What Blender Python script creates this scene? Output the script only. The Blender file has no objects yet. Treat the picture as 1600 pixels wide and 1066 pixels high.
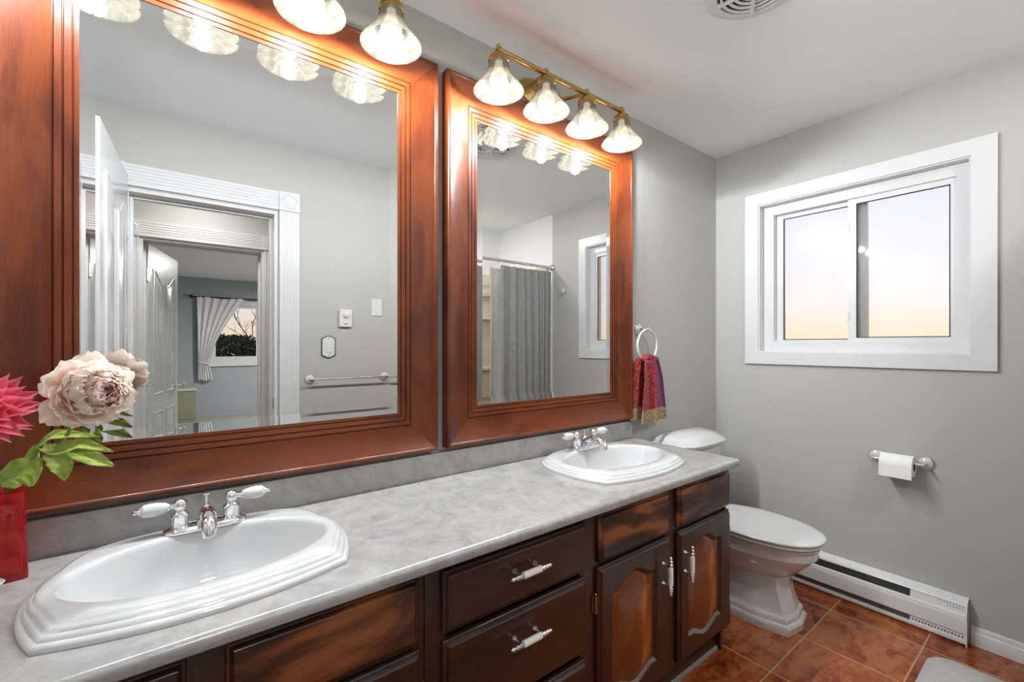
import bpy, bmesh, math, random
from math import sin, cos, pi, radians, sqrt
from mathutils import Vector, Matrix
random.seed(7)
S = bpy.context.scene
COL = S.collection

# ------------------------------------------------------------------ camera, world, lights, exposure
CAM_Y, CAM_Z, YAW = -1.4227, 1.274, 0.9168
cd = bpy.data.cameras.new('camera'); cam = bpy.data.objects.new('camera', cd); COL.objects.link(cam)
cam.location = (0, CAM_Y, CAM_Z); cam.rotation_euler = (pi/2, 0, YAW - pi/2)
cd.sensor_width = 36; cd.lens = 690.85/1600*36; cd.shift_y = 5.7/1600; cd.clip_start = 0.01
S.camera = cam
S.view_settings.view_transform = 'Standard'; S.view_settings.look = 'None'
S.view_settings.exposure = 1.0; S.view_settings.gamma = 1.0; S.view_settings.use_curve_mapping = False
try:
    S.cycles.max_bounces = 14; S.cycles.diffuse_bounces = 8; S.cycles.glossy_bounces = 8
    S.cycles.transmission_bounces = 10; S.cycles.transparent_max_bounces = 10
    S.cycles.sample_clamp_indirect = 4.0; S.cycles.blur_glossy = 0.6
    S.cycles.caustics_reflective = False; S.cycles.caustics_refractive = True
    S.cycles.use_denoising = True
except Exception: pass

W = bpy.data.worlds.new('world'); S.world = W; W.use_nodes = True
wn, wl = W.node_tree.nodes, W.node_tree.links; wn.clear()
wo = wn.new('ShaderNodeOutputWorld'); wb = wn.new('ShaderNodeBackground')
wt = wn.new('ShaderNodeTexCoord'); ws = wn.new('ShaderNodeSeparateXYZ'); wr = wn.new('ShaderNodeValToRGB')
wm = wn.new('ShaderNodeMapRange'); wm.inputs['From Min'].default_value = -1; wm.inputs['From Max'].default_value = 1
wl.new(wt.outputs['Generated'], ws.inputs[0]); wl.new(ws.outputs['Z'], wm.inputs['Value'])
wl.new(wm.outputs[0], wr.inputs[0]); wl.new(wr.outputs[0], wb.inputs[0]); wl.new(wb.outputs[0], wo.inputs[0])
cr = wr.color_ramp
for p, c in ((0.38, (0.60, 0.36, 0.16)), (0.475, (1.0, 0.62, 0.28)), (0.505, (1.0, 0.80, 0.58)), (0.54, (0.90, 0.86, 0.85)), (0.60, (0.83, 0.83, 0.90)), (0.70, (0.76, 0.77, 0.90)), (1.0, (0.45, 0.56, 0.85))):
    e = cr.elements.new(p); e.color = (*c, 1)
cr.elements.remove(cr.elements[0]); cr.elements.remove(cr.elements[-1])
wb.inputs['Strength'].default_value = 0.58

def lamp(kind, name, loc, energy, color=(1, 1, 1), size=0.2, rot=(0, 0, 0), **k):
    l = bpy.data.lights.new(name, kind); o = bpy.data.objects.new(name, l); COL.objects.link(o)
    o.location = loc; o.rotation_euler = rot; l.energy = energy; l.color = color
    if kind == 'AREA': l.shape = 'DISK'; l.size = size
    else: l.shadow_soft_size = size
    for a, b in k.items(): setattr(l, a, b)
    return o
SHADE_W = 7.7          # watts of each vanity bulb
BULB_L = 9.0          # radiance of a bulb
lamp('AREA', 'hallway_fill', (0.15, -2.02, 2.36), 4.2, (1.0, 0.98, 0.96), 0.28)  # unseen hallway lamp, added as fill
lamp('AREA', 'bedroom_light', (1.9, -5.6, 2.36), 62, (1.0, 0.98, 0.96), 0.35)
lamp('AREA', 'tub_fill', (1.75, -1.95, 2.42), 8, (1.0, 0.98, 0.96), 0.2)  # unseen light added over the bathtub as fill

# ------------------------------------------------------------------ materials
def new_mat(name):
    m = bpy.data.materials.new(name); m.use_nodes = True
    n, l = m.node_tree.nodes, m.node_tree.links
    return m, n, l, n['Principled BSDF']
def setp(b, **k):
    names = dict(col='Base Color', rough='Roughness', metal='Metallic', coat='Coat Weight', coatr='Coat Roughness', trans='Transmission Weight',
                 ior='IOR', spec='Specular IOR Level', sss='Subsurface Weight', sheen='Sheen Weight', alpha='Alpha', emis='Emission Strength', emcol='Emission Color')
    for a, v in k.items():
        b.inputs[names[a]].default_value = (*v, 1) if isinstance(v, tuple) and len(v) == 3 else v
def plain(name, col, rough=0.5, **k):
    m, n, l, b = new_mat(name); setp(b, col=col, rough=rough, **k)
    # faint tone variation and micro bump keep the surface from looking flat
    tc = n.new('ShaderNodeTexCoord'); no = n.new('ShaderNodeTexNoise'); no.inputs['Scale'].default_value = 14
    no.inputs['Detail'].default_value = 4
    mx = n.new('ShaderNodeMix'); mx.data_type = 'RGBA'; mx.inputs[0].default_value = 0.0
    mr = n.new('ShaderNodeMapRange'); mr.inputs['To Min'].default_value = 0.0; mr.inputs['To Max'].default_value = 1.0
    l.new(tc.outputs['Object'], no.inputs['Vector']); l.new(no.outputs[0], mr.inputs[0]); l.new(mr.outputs[0], mx.inputs[0])
    mx.inputs[6].default_value = (*[c*0.96 for c in col], 1); mx.inputs[7].default_value = (*[min(1, c*1.04) for c in col], 1)
    l.new(mx.outputs[2], b.inputs['Base Color'])
    return m
def ramp(n, pts):
    r = n.new('ShaderNodeValToRGB'); c = r.color_ramp
    c.elements[0].position = pts[0][0]; c.elements[0].color = (*pts[0][1], 1)
    c.elements[1].position = pts[-1][0]; c.elements[1].color = (*pts[-1][1], 1)
    for p, q in pts[1:-1]:
        e = c.elements.new(p); e.color = (*q, 1)
    return r
def wood(name, cols, axis='x', rough=0.3, coat=0.6, coatr=0.12, fine=60, big=3.0, figure=0.6, coord='Object'):
    m, n, l, b = new_mat(name); setp(b, rough=rough, coat=coat, coatr=coatr, spec=0.35)
    tc = n.new('ShaderNodeTexCoord'); mp = n.new('ShaderNodeMapping'); l.new(tc.outputs[coord], mp.inputs[0])
    st = 0.06
    mp.inputs['Scale'].default_value = {'x': (st, 1, 1), 'y': (1, st, 1), 'z': (1, 1, st)}[axis]
    mp2 = n.new('ShaderNodeMapping'); l.new(tc.outputs[coord], mp2.inputs[0])
    s2 = 0.35; mp2.inputs['Scale'].default_value = {'x': (s2, 1, 1), 'y': (1, s2, 1), 'z': (1, 1, s2)}[axis]
    nf = n.new('ShaderNodeTexNoise'); nf.inputs['Scale'].default_value = fine*5; nf.inputs['Detail'].default_value = 5; l.new(mp.outputs[0], nf.inputs['Vector'])
    nb = n.new('ShaderNodeTexNoise'); nb.inputs['Scale'].default_value = big*2.2; nb.inputs['Detail'].default_value = 3; nb.inputs['Distortion'].default_value = 1.2; l.new(mp2.outputs[0], nb.inputs['Vector'])
    mul = n.new('ShaderNodeMath'); mul.operation = 'MULTIPLY'; mul.inputs[1].default_value = 9*figure; l.new(nb.outputs[0], mul.inputs[0])
    sn = n.new('ShaderNodeMath'); sn.operation = 'SINE'; l.new(mul.outputs[0], sn.inputs[0])
    a1 = n.new('ShaderNodeMath'); a1.operation = 'MULTIPLY_ADD'; a1.inputs[1].default_value = 0.16; l.new(sn.outputs[0], a1.inputs[0]); l.new(nb.outputs[0], a1.inputs[2])
    a2 = n.new('ShaderNodeMath'); a2.operation = 'MULTIPLY_ADD'; a2.inputs[1].default_value = 0.35; l.new(nf.outputs[0], a2.inputs[0]); l.new(a1.outputs[0], a2.inputs[2])
    r = ramp(n, [(0.42, cols[0]), (0.66, cols[1]), (0.90, cols[2])]); l.new(a2.outputs[0], r.inputs[0]); l.new(r.outputs[0], b.inputs['Base Color'])
    bp = n.new('ShaderNodeBump'); bp.inputs['Strength'].default_value = 0.05; bp.inputs['Distance'].default_value = 0.001
    l.new(nf.outputs[0], bp.inputs['Height']); l.new(bp.outputs[0], b.inputs['Normal'])
    return m
def wallpaint(name, col, rough=0.55, bump=0.06):
    m, n, l, b = new_mat(name); setp(b, rough=rough, col=col, spec=0.3)
    tc = n.new('ShaderNodeTexCoord'); no = n.new('ShaderNodeTexNoise'); no.inputs['Scale'].default_value = 220; no.inputs['Detail'].default_value = 2
    l.new(tc.outputs['Object'], no.inputs['Vector'])
    bp = n.new('ShaderNodeBump'); bp.inputs['Strength'].default_value = bump; bp.inputs['Distance'].default_value = 0.002
    l.new(no.outputs[0], bp.inputs['Height']); l.new(bp.outputs[0], b.inputs['Normal'])
    return m

M = {}
M['wall'] = wallpaint('grey_wall_paint', (0.47, 0.462, 0.435), 0.42)
M['ceiling'] = wallpaint('white_ceiling_paint', (0.84, 0.865, 0.885), 0.7)
M['bluewall'] = wallpaint('blue_grey_paint', (0.36, 0.41, 0.44))
M['hallwall'] = wallpaint('pale_hall_paint', (0.56, 0.555, 0.54))
M['trim'] = plain('white_trim_paint', (0.68, 0.68, 0.685), 0.28)
M['vinyl'] = plain('white_vinyl', (0.70, 0.70, 0.71), 0.25)
M['door'] = plain('white_door_paint', (0.62, 0.62, 0.63), 0.22)
M['porcelain'] = plain('white_porcelain', (0.62, 0.62, 0.625), 0.09, coat=0.8, coatr=0.03)
M['white_grip'] = plain('white_glazed_grip', (0.90, 0.90, 0.89), 0.15, coat=0.5)
M['seat'] = plain('white_seat_plastic', (0.64, 0.64, 0.65), 0.16)
M['chrome'] = plain('chrome', (0.86, 0.87, 0.88), 0.05, metal=1.0)
M['nickel'] = plain('brushed_nickel', (0.86, 0.83, 0.79), 0.24, metal=1.0)
M['brass'] = plain('antique_brass', (0.50, 0.34, 0.13), 0.26, metal=1.0)
M['dark_metal'] = plain('dark_metal', (0.03, 0.028, 0.025), 0.4, metal=0.8)
M['iron'] = plain('dark_grey_bezel', (0.10, 0.10, 0.10), 0.35)
M['heater'] = plain('white_enamel_metal', (0.76, 0.77, 0.78), 0.3)
M['dark'] = plain('dark_gap', (0.012, 0.011, 0.010), 0.7)
M['fin'] = plain('grey_fin_metal', (0.10, 0.105, 0.10), 0.5, metal=0.4)
M['paper'] = plain('toilet_paper', (0.84, 0.84, 0.84), 0.9)
M['cardboard'] = plain('cardboard', (0.18, 0.13, 0.09), 0.9)
M['plastic'] = plain('ivory_plastic', (0.70, 0.68, 0.64), 0.4)
M['surround'] = plain('almond_acrylic', (0.58, 0.52, 0.42), 0.2)
M['white_panel'] = plain('white_panel', (0.74, 0.74, 0.74), 0.4)
M['green_box'] = wood('sage_green_wood', [(0.20, 0.22, 0.14), (0.26, 0.28, 0.19), (0.32, 0.33, 0.23)], 'z', 0.5, 0.1)
M['carpet'] = wallpaint('beige_carpet', (0.40, 0.35, 0.29), 0.95, 0.6)
M['cherry_x'] = wood('cherry_wood_along_x', [(0.044, 0.0058, 0.0014), (0.088, 0.0140, 0.0026), (0.150, 0.031, 0.0052)], 'x', 0.33, 0.38, 0.15, figure=0.3)
M['cherry_z'] = wood('cherry_wood_along_z', [(0.044, 0.0058, 0.0014), (0.088, 0.0140, 0.0026), (0.150, 0.031, 0.0052)], 'z', 0.33, 0.38, 0.15, figure=0.3)
M['dark_x'] = wood('dark_walnut_along_x', [(0.010, 0.004, 0.0025), (0.030, 0.011, 0.0065), (0.075, 0.026, 0.013)], 'x', 0.32, 0.35, 0.15)
M['dark_z'] = wood('dark_walnut_along_z', [(0.010, 0.004, 0.0025), (0.030, 0.011, 0.0065), (0.075, 0.026, 0.013)], 'z', 0.32, 0.35, 0.15)
M['brown_x'] = wood('red_brown_wood_along_x', [(0.025, 0.007, 0.003), (0.10, 0.028, 0.009), (0.27, 0.085, 0.026)], 'x', 0.30, 0.4, 0.12, figure=1.3)
M['panel_z'] = wood('orange_brown_panel', [(0.07, 0.015, 0.004), (0.24, 0.062, 0.010), (0.50, 0.155, 0.025)], 'z', 0.30, 0.4, 0.12, figure=0.9)

M['pale_edge'] = wood('pale_edge_wood', [(0.07, 0.045, 0.032), (0.17, 0.135, 0.11), (0.30, 0.25, 0.21)], 'x', 0.4, 0.2, 0.2)  # paler grey-brown for the lower curved edge of the cabinet doors

def marble():
    m, n, l, b = new_mat('grey_marbled_laminate'); setp(b, rough=0.22, coat=0.3, coatr=0.08)
    tc = n.new('ShaderNodeTexCoord')
    a = n.new('ShaderNodeTexNoise'); a.inputs['Scale'].default_value = 9; a.inputs['Detail'].default_value = 8; a.inputs['Roughness'].default_value = 0.65; a.inputs['Distortion'].default_value = 1.6
    c = n.new('ShaderNodeTexNoise'); c.inputs['Scale'].default_value = 4; c.inputs['Detail'].default_value = 3
    v = n.new('ShaderNodeTexVoronoi'); v.feature = 'DISTANCE_TO_EDGE'; v.inputs['Scale'].default_value = 13
    w = n.new('ShaderNodeTexNoise'); w.inputs['Scale'].default_value = 11; w.inputs['Detail'].default_value = 5
    mv = n.new('ShaderNodeMix'); mv.data_type = 'VECTOR'; mv.inputs[0].default_value = 0.22
    for t in (a, c, w): l.new(tc.outputs['Object'], t.inputs['Vector'])
    l.new(tc.outputs['Object'], mv.inputs[4]); l.new(w.outputs['Color'], mv.inputs[5]); l.new(mv.outputs[1], v.inputs['Vector'])
    r1 = ramp(n, [(0.30, (0.285, 0.28, 0.272)), (0.48, (0.37, 0.362, 0.35)), (0.62, (0.42, 0.41, 0.395)), (0.75, (0.47, 0.462, 0.452))]); l.new(a.outputs[0], r1.inputs[0])
    r2 = ramp(n, [(0.35, (0.92, 0.93, 0.96)), (0.65, (1.0, 0.975, 0.94))]); l.new(c.outputs[0], r2.inputs[0])
    mx = n.new('ShaderNodeMix'); mx.data_type = 'RGBA'; mx.blend_type = 'MULTIPLY'; mx.inputs[0].default_value = 1
    l.new(r1.outputs[0], mx.inputs[6]); l.new(r2.outputs[0], mx.inputs[7])
    r3 = ramp(n, [(0.0, (0.13, 0.13, 0.13)), (0.05, (0, 0, 0))]); l.new(v.outputs['Distance'], r3.inputs[0])
    m2 = n.new('ShaderNodeMix'); m2.data_type = 'RGBA'; l.new(r3.outputs[0], m2.inputs[0]); l.new(mx.outputs[2], m2.inputs[6]); m2.inputs[7].default_value = (0.52, 0.51, 0.50, 1)
    l.new(m2.outputs[2], b.inputs['Base Color'])
    return m
M['marble'] = marble()

def tiles():
    m, n, l, b = new_mat('terracotta_floor_tile'); setp(b, rough=0.2)
    tc = n.new('ShaderNodeTexCoord'); sp = n.new('ShaderNodeSeparateXYZ'); l.new(tc.outputs['Object'], sp.inputs[0])
    def math(op, a, bb=None, c=None):
        k = n.new('ShaderNodeMath'); k.operation = op
        for i, v in enumerate((a, bb, c)):
            if v is None: continue
            if isinstance(v, (int, float)): k.inputs[i].default_value = v
            else: l.new(v, k.inputs[i])
        return k.outputs[0]
    s = 0.3292
    gx = math('DIVIDE', math('ADD', sp.outputs['X'], -1.8475 + 10*s), s)
    gy = math('DIVIDE', math('ADD', sp.outputs['Y'], 0.6685 + 10*s), s)
    fx, fy = math('FRACT', gx), math('FRACT', gy)
    dx = math('MINIMUM', fx, math('SUBTRACT', 1.0, fx)); dy = math('MINIMUM', fy, math('SUBTRACT', 1.0, fy))
    d = math('MINIMUM', dx, dy)
    cx, cy = math('FLOOR', gx), math('FLOOR', gy)
    cv = n.new('ShaderNodeCombineXYZ'); l.new(cx, cv.inputs[0]); l.new(cy, cv.inputs[1])
    wn_ = n.new('ShaderNodeTexWhiteNoise'); wn_.noise_dimensions = '3D'; l.new(cv.outputs[0], wn_.inputs['Vector'])
    off = n.new('ShaderNodeVectorMath'); off.operation = 'MULTIPLY_ADD'; l.new(wn_.outputs['Color'], off.inputs[0]); off.inputs[1].default_value = (7, 7, 7); l.new(tc.outputs['Object'], off.inputs[2])
    mp = n.new('ShaderNodeMapping'); mp.inputs['Scale'].default_value = (1.6, 3.6, 1); mp.inputs['Rotation'].default_value = (0, 0, radians(38)); l.new(off.outputs[0], mp.inputs[0])
    a = n.new('ShaderNodeTexNoise'); a.inputs['Scale'].default_value = 2.6; a.inputs['Detail'].default_value = 7; a.inputs['Roughness'].default_value = 0.6; a.inputs['Distortion'].default_value = 0.8; l.new(mp.outputs[0], a.inputs['Vector'])
    f = n.new('ShaderNodeTexNoise'); f.inputs['Scale'].default_value = 34; f.inputs['Detail'].default_value = 5; l.new(off.outputs[0], f.inputs['Vector'])
    mixv = math('MULTIPLY_ADD', f.outputs[0], 0.35, math('MULTIPLY_ADD', wn_.outputs['Value'], 0.10, a.outputs[0]))
    r = ramp(n, [(0.50, (0.040, 0.008, 0.004)), (0.60, (0.15, 0.024, 0.007)), (0.72, (0.27, 0.058, 0.014)), (0.86, (0.38, 0.125, 0.040))]); l.new(mixv, r.inputs[0])
    g = math('LESS_THAN', d, 0.0085)
    mx = n.new('ShaderNodeMix'); mx.data_type = 'RGBA'; l.new(g, mx.inputs[0]); l.new(r.outputs[0], mx.inputs[6]); mx.inputs[7].default_value = (0.42, 0.27, 0.15, 1)
    l.new(mx.outputs[2], b.inputs['Base Color'])
    rr = math('MULTIPLY_ADD', g, 0.5, 0.18); l.new(rr, b.inputs['Roughness'])
    bp = n.new('ShaderNodeBump'); bp.inputs['Strength'].default_value = 0.35; bp.inputs['Distance'].default_value = 0.002
    h = math('ADD', math('MINIMUM', math('MULTIPLY', d, 60), 1.0), math('MULTIPLY', f.outputs[0], 0.25)); l.new(h, bp.inputs['Height']); l.new(bp.outputs[0], b.inputs['Normal'])
    return m
M['tile'] = tiles()

def mirror_mat():
    m, n, l, b = new_mat('silvered_mirror_glass'); setp(b, col=(0.76, 0.765, 0.755), metal=1.0, rough=0.0); return m
M['mirror'] = mirror_mat()
def frosted():
    m, n, l, b = new_mat('frosted_window_glass'); setp(b, col=(0.95, 0.95, 0.96), trans=1.0, rough=0.24, ior=1.12, coat=0.35, coatr=0.02)
    tc = n.new('ShaderNodeTexCoord'); no = n.new('ShaderNodeTexNoise'); no.inputs['Scale'].default_value = 260; no.inputs['Detail'].default_value = 2; l.new(tc.outputs['Object'], no.inputs['Vector'])
    bp = n.new('ShaderNodeBump'); bp.inputs['Strength'].default_value = 0.35; bp.inputs['Distance'].default_value = 0.0006; l.new(no.outputs[0], bp.inputs['Height']); l.new(bp.outputs[0], b.inputs['Normal'])
    return m
M['frosted'] = frosted()
def clear():
    m, n, l, b = new_mat('clear_window_glass'); setp(b, col=(1, 1, 1), trans=1.0, rough=0.0, ior=1.1); return m
M['clear'] = clear()
def redglass():
    m, n, l, b = new_mat('red_glass'); setp(b, col=(0.92, 0.012, 0.02), trans=0.85, rough=0.03, ior=1.3, coat=0.5, coatr=0.02); return m
M['redglass'] = redglass()
def shade():
    m = bpy.data.materials.new('alabaster_shade_glass'); m.use_nodes = True; n, l = m.node_tree.nodes, m.node_tree.links; n.clear()
    o = n.new('ShaderNodeOutputMaterial'); tr = n.new('ShaderNodeBsdfTranslucent'); df = n.new('ShaderNodeBsdfDiffuse'); gl = n.new('ShaderNodeBsdfGlossy'); gl.inputs['Roughness'].default_value = 0.1
    tc = n.new('ShaderNodeTexCoord'); no = n.new('ShaderNodeTexNoise'); no.inputs['Scale'].default_value = 16; no.inputs['Detail'].default_value = 4; no.inputs['Distortion'].default_value = 1.5
    l.new(tc.outputs['Object'], no.inputs['Vector'])
    r = ramp(n, [(0.35, (0.085, 0.075, 0.058)), (0.65, (0.14, 0.128, 0.105))]); l.new(no.outputs[0], r.inputs[0]); l.new(r.outputs[0], tr.inputs[0])
    r2 = ramp(n, [(0.35, (0.040, 0.035, 0.028)), (0.65, (0.070, 0.063, 0.053))]); l.new(no.outputs[0], r2.inputs[0]); l.new(r2.outputs[0], df.inputs[0])
    a = n.new('ShaderNodeMixShader'); a.inputs[0].default_value = 0.5; l.new(tr.outputs[0], a.inputs[1]); l.new(df.outputs[0], a.inputs[2])
    bb = n.new('ShaderNodeMixShader'); bb.inputs[0].default_value = 0.06; l.new(a.outputs[0], bb.inputs[1]); l.new(gl.outputs[0], bb.inputs[2])
    tp_ = n.new('ShaderNodeBsdfTransparent'); tp_.inputs[0].default_value = (1, .97, .92, 1); c_ = n.new('ShaderNodeMixShader'); c_.inputs[0].default_value = 0.14; l.new(bb.outputs[0], c_.inputs[1]); l.new(tp_.outputs[0], c_.inputs[2]); l.new(c_.outputs[0], o.inputs[0])
    return m
M['shade'] = shade()
def emit(name, col, s):
    m, n, l, b = new_mat(name); setp(b, col=(0.9, 0.9, 0.9), emis=s, emcol=col); return m
M['bulb'] = emit('lit_bulb', (1.0, 0.93, 0.82), BULB_L)
M['lamp_glass'] = emit('lit_ceiling_lamp_glass', (1.0, 0.95, 0.88), 3.0)

def cloth(name, pts, scale, rough=0.9, bump=0.6, bscale=500, axis=(1, 1, 1)):
    m, n, l, b = new_mat(name); setp(b, rough=rough, spec=0.1, sheen=0.25)
    tc = n.new('ShaderNodeTexCoord'); mp = n.new('ShaderNodeMapping'); mp.inputs['Scale'].default_value = axis; l.new(tc.outputs['Object'], mp.inputs[0])
    no = n.new('ShaderNodeTexNoise'); no.inputs['Scale'].default_value = scale; no.inputs['Detail'].default_value = 6; no.inputs['Roughness'].default_value = 0.7; l.new(mp.outputs[0], no.inputs['Vector'])
    r = ramp(n, pts); l.new(no.outputs[0], r.inputs[0]); l.new(r.outputs[0], b.inputs['Base Color'])
    n2 = n.new('ShaderNodeTexNoise'); n2.inputs['Scale'].default_value = bscale; l.new(tc.outputs['Object'], n2.inputs['Vector'])
    bp = n.new('ShaderNodeBump'); bp.inputs['Strength'].default_value = bump; bp.inputs['Distance'].default_value = 0.002; l.new(n2.outputs[0], bp.inputs['Height']); l.new(bp.outputs[0], b.inputs['Normal'])
    return m
def towel_mat():
    m, n, l, b = new_mat('red_and_purple_terry'); setp(b, rough=0.95, spec=0.1, sheen=0.3)
    tc = n.new('ShaderNodeTexCoord'); sp = n.new('ShaderNodeSeparateXYZ'); l.new(tc.outputs['Object'], sp.inputs[0])
    no = n.new('ShaderNodeTexNoise'); no.inputs['Scale'].default_value = 60; no.inputs['Detail'].default_value = 5; no.inputs['Roughness'].default_value = 0.75; l.new(tc.outputs['Object'], no.inputs['Vector'])
    nl = n.new('ShaderNodeTexNoise'); nl.inputs['Scale'].default_value = 12; nl.inputs['Detail'].default_value = 3; l.new(tc.outputs['Object'], nl.inputs['Vector'])
    r = ramp(n, [(0.36, (0.07, 0.004, 0.012)), (0.48, (0.30, 0.012, 0.014)), (0.58, (0.50, 0.05, 0.018)), (0.70, (0.30, 0.02, 0.02))]); l.new(no.outputs[0], r.inputs[0])
    r2 = ramp(n, [(0.36, (0.06, 0.006, 0.06)), (0.55, (0.20, 0.02, 0.13)), (0.70, (0.34, 0.02, 0.06))]); l.new(no.outputs[0], r2.inputs[0])
    mr = n.new('ShaderNodeMapRange'); mr.inputs['From Min'].default_value = 0.0; mr.inputs['From Max'].default_value = 0.07
    ad = n.new('ShaderNodeMath'); ad.operation = 'MULTIPLY_ADD'; ad.inputs[1].default_value = 0.20; l.new(nl.outputs[0], ad.inputs[0])
    sh = n.new('ShaderNodeMath'); sh.operation = 'ADD'; sh.inputs[1].default_value = -0.09; l.new(sp.outputs['X'], sh.inputs[0]); l.new(sh.outputs[0], ad.inputs[2]); l.new(ad.outputs[0], mr.inputs[0])
    mx = n.new('ShaderNodeMix'); mx.data_type = 'RGBA'; l.new(mr.outputs[0], mx.inputs[0]); l.new(r.outputs[0], mx.inputs[6]); l.new(r2.outputs[0], mx.inputs[7]); l.new(mx.outputs[2], b.inputs['Base Color'])
    n2 = n.new('ShaderNodeTexNoise'); n2.inputs['Scale'].default_value = 600; l.new(tc.outputs['Object'], n2.inputs['Vector'])
    bp = n.new('ShaderNodeBump'); bp.inputs['Strength'].default_value = 0.9; bp.inputs['Distance'].default_value = 0.003; l.new(n2.outputs[0], bp.inputs['Height']); l.new(bp.outputs[0], b.inputs['Normal'])
    return m
M['towel'] = towel_mat()
M['band'] = cloth('tan_and_gold_woven_band', [(0.36, (0.16, 0.10, 0.06)), (0.52, (0.36, 0.25, 0.15)), (0.66, (0.52, 0.34, 0.12)), (0.75, (0.30, 0.22, 0.16))], 45, axis=(1, 1, 2.2))
M['curtain'] = cloth('grey_curtain_fabric', [(0.3, (0.275, 0.272, 0.268)), (0.7, (0.35, 0.347, 0.342))], 30, 0.75, 0.3, 900)
M['liner'] = cloth('cream_liner', [(0.3, (0.60, 0.58, 0.52)), (0.7, (0.68, 0.66, 0.60))], 10, 0.5, 0.1)
M['sheer'] = cloth('white_cotton', [(0.3, (0.72, 0.72, 0.73)), (0.7, (0.82, 0.82, 0.82))], 10, 0.8, 0.2)
M['mat'] = cloth('light_grey_bath_mat', [(0.3, (0.40, 0.40, 0.38)), (0.7, (0.52, 0.51, 0.49))], 60, 0.95, 1.0, 300)
def petal_mat(name, base, mid, tip, scale=9):
    m, n, l, b = new_mat(name); setp(b, rough=0.75, spec=0.05)
    at = n.new('ShaderNodeAttribute'); at.attribute_name = 'along'
    r = ramp(n, [(0.0, base), (0.45, mid), (1.0, tip)]); l.new(at.outputs['Fac'], r.inputs[0]); l.new(r.outputs[0], b.inputs['Base Color'])
    tr = n.new('ShaderNodeBsdfTranslucent'); l.new(r.outputs[0], tr.inputs[0]); mx = n.new('ShaderNodeMixShader'); mx.inputs[0].default_value = 0.45
    out = n['Material Output']; l.new(b.outputs[0], mx.inputs[1]); l.new(tr.outputs[0], mx.inputs[2]); l.new(mx.outputs[0], out.inputs[0])
    return m
M['peony'] = petal_mat('blush_peony_petal', (0.92, 0.62, 0.52), (0.94, 0.80, 0.72), (0.95, 0.88, 0.80))
M['peony_in'] = petal_mat('pink_inner_petal', (0.94, 0.50, 0.42), (0.95, 0.72, 0.66), (0.96, 0.84, 0.80))
M['dahlia'] = petal_mat('hot_pink_petal', (0.62, 0.015, 0.07), (0.80, 0.09, 0.17), (0.88, 0.27, 0.36))
M['leaf'] = cloth('yellow_green_leaf', [(0.35, (0.20, 0.32, 0.035)), (0.55, (0.38, 0.48, 0.09)), (0.72, (0.52, 0.54, 0.20))], 22, 0.45, 0.15, 200)
M['stem'] = plain('green_stem', (0.16, 0.30, 0.07), 0.5)
M['bark'] = plain('dark_bark', (0.05, 0.04, 0.03), 0.9)
M['hedge'] = cloth('dark_green_foliage', [(0.35, (0.02, 0.04, 0.02)), (0.6, (0.07, 0.11, 0.07)), (0.75, (0.16, 0.20, 0.15))], 6, 0.9, 1.0, 20)

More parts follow.
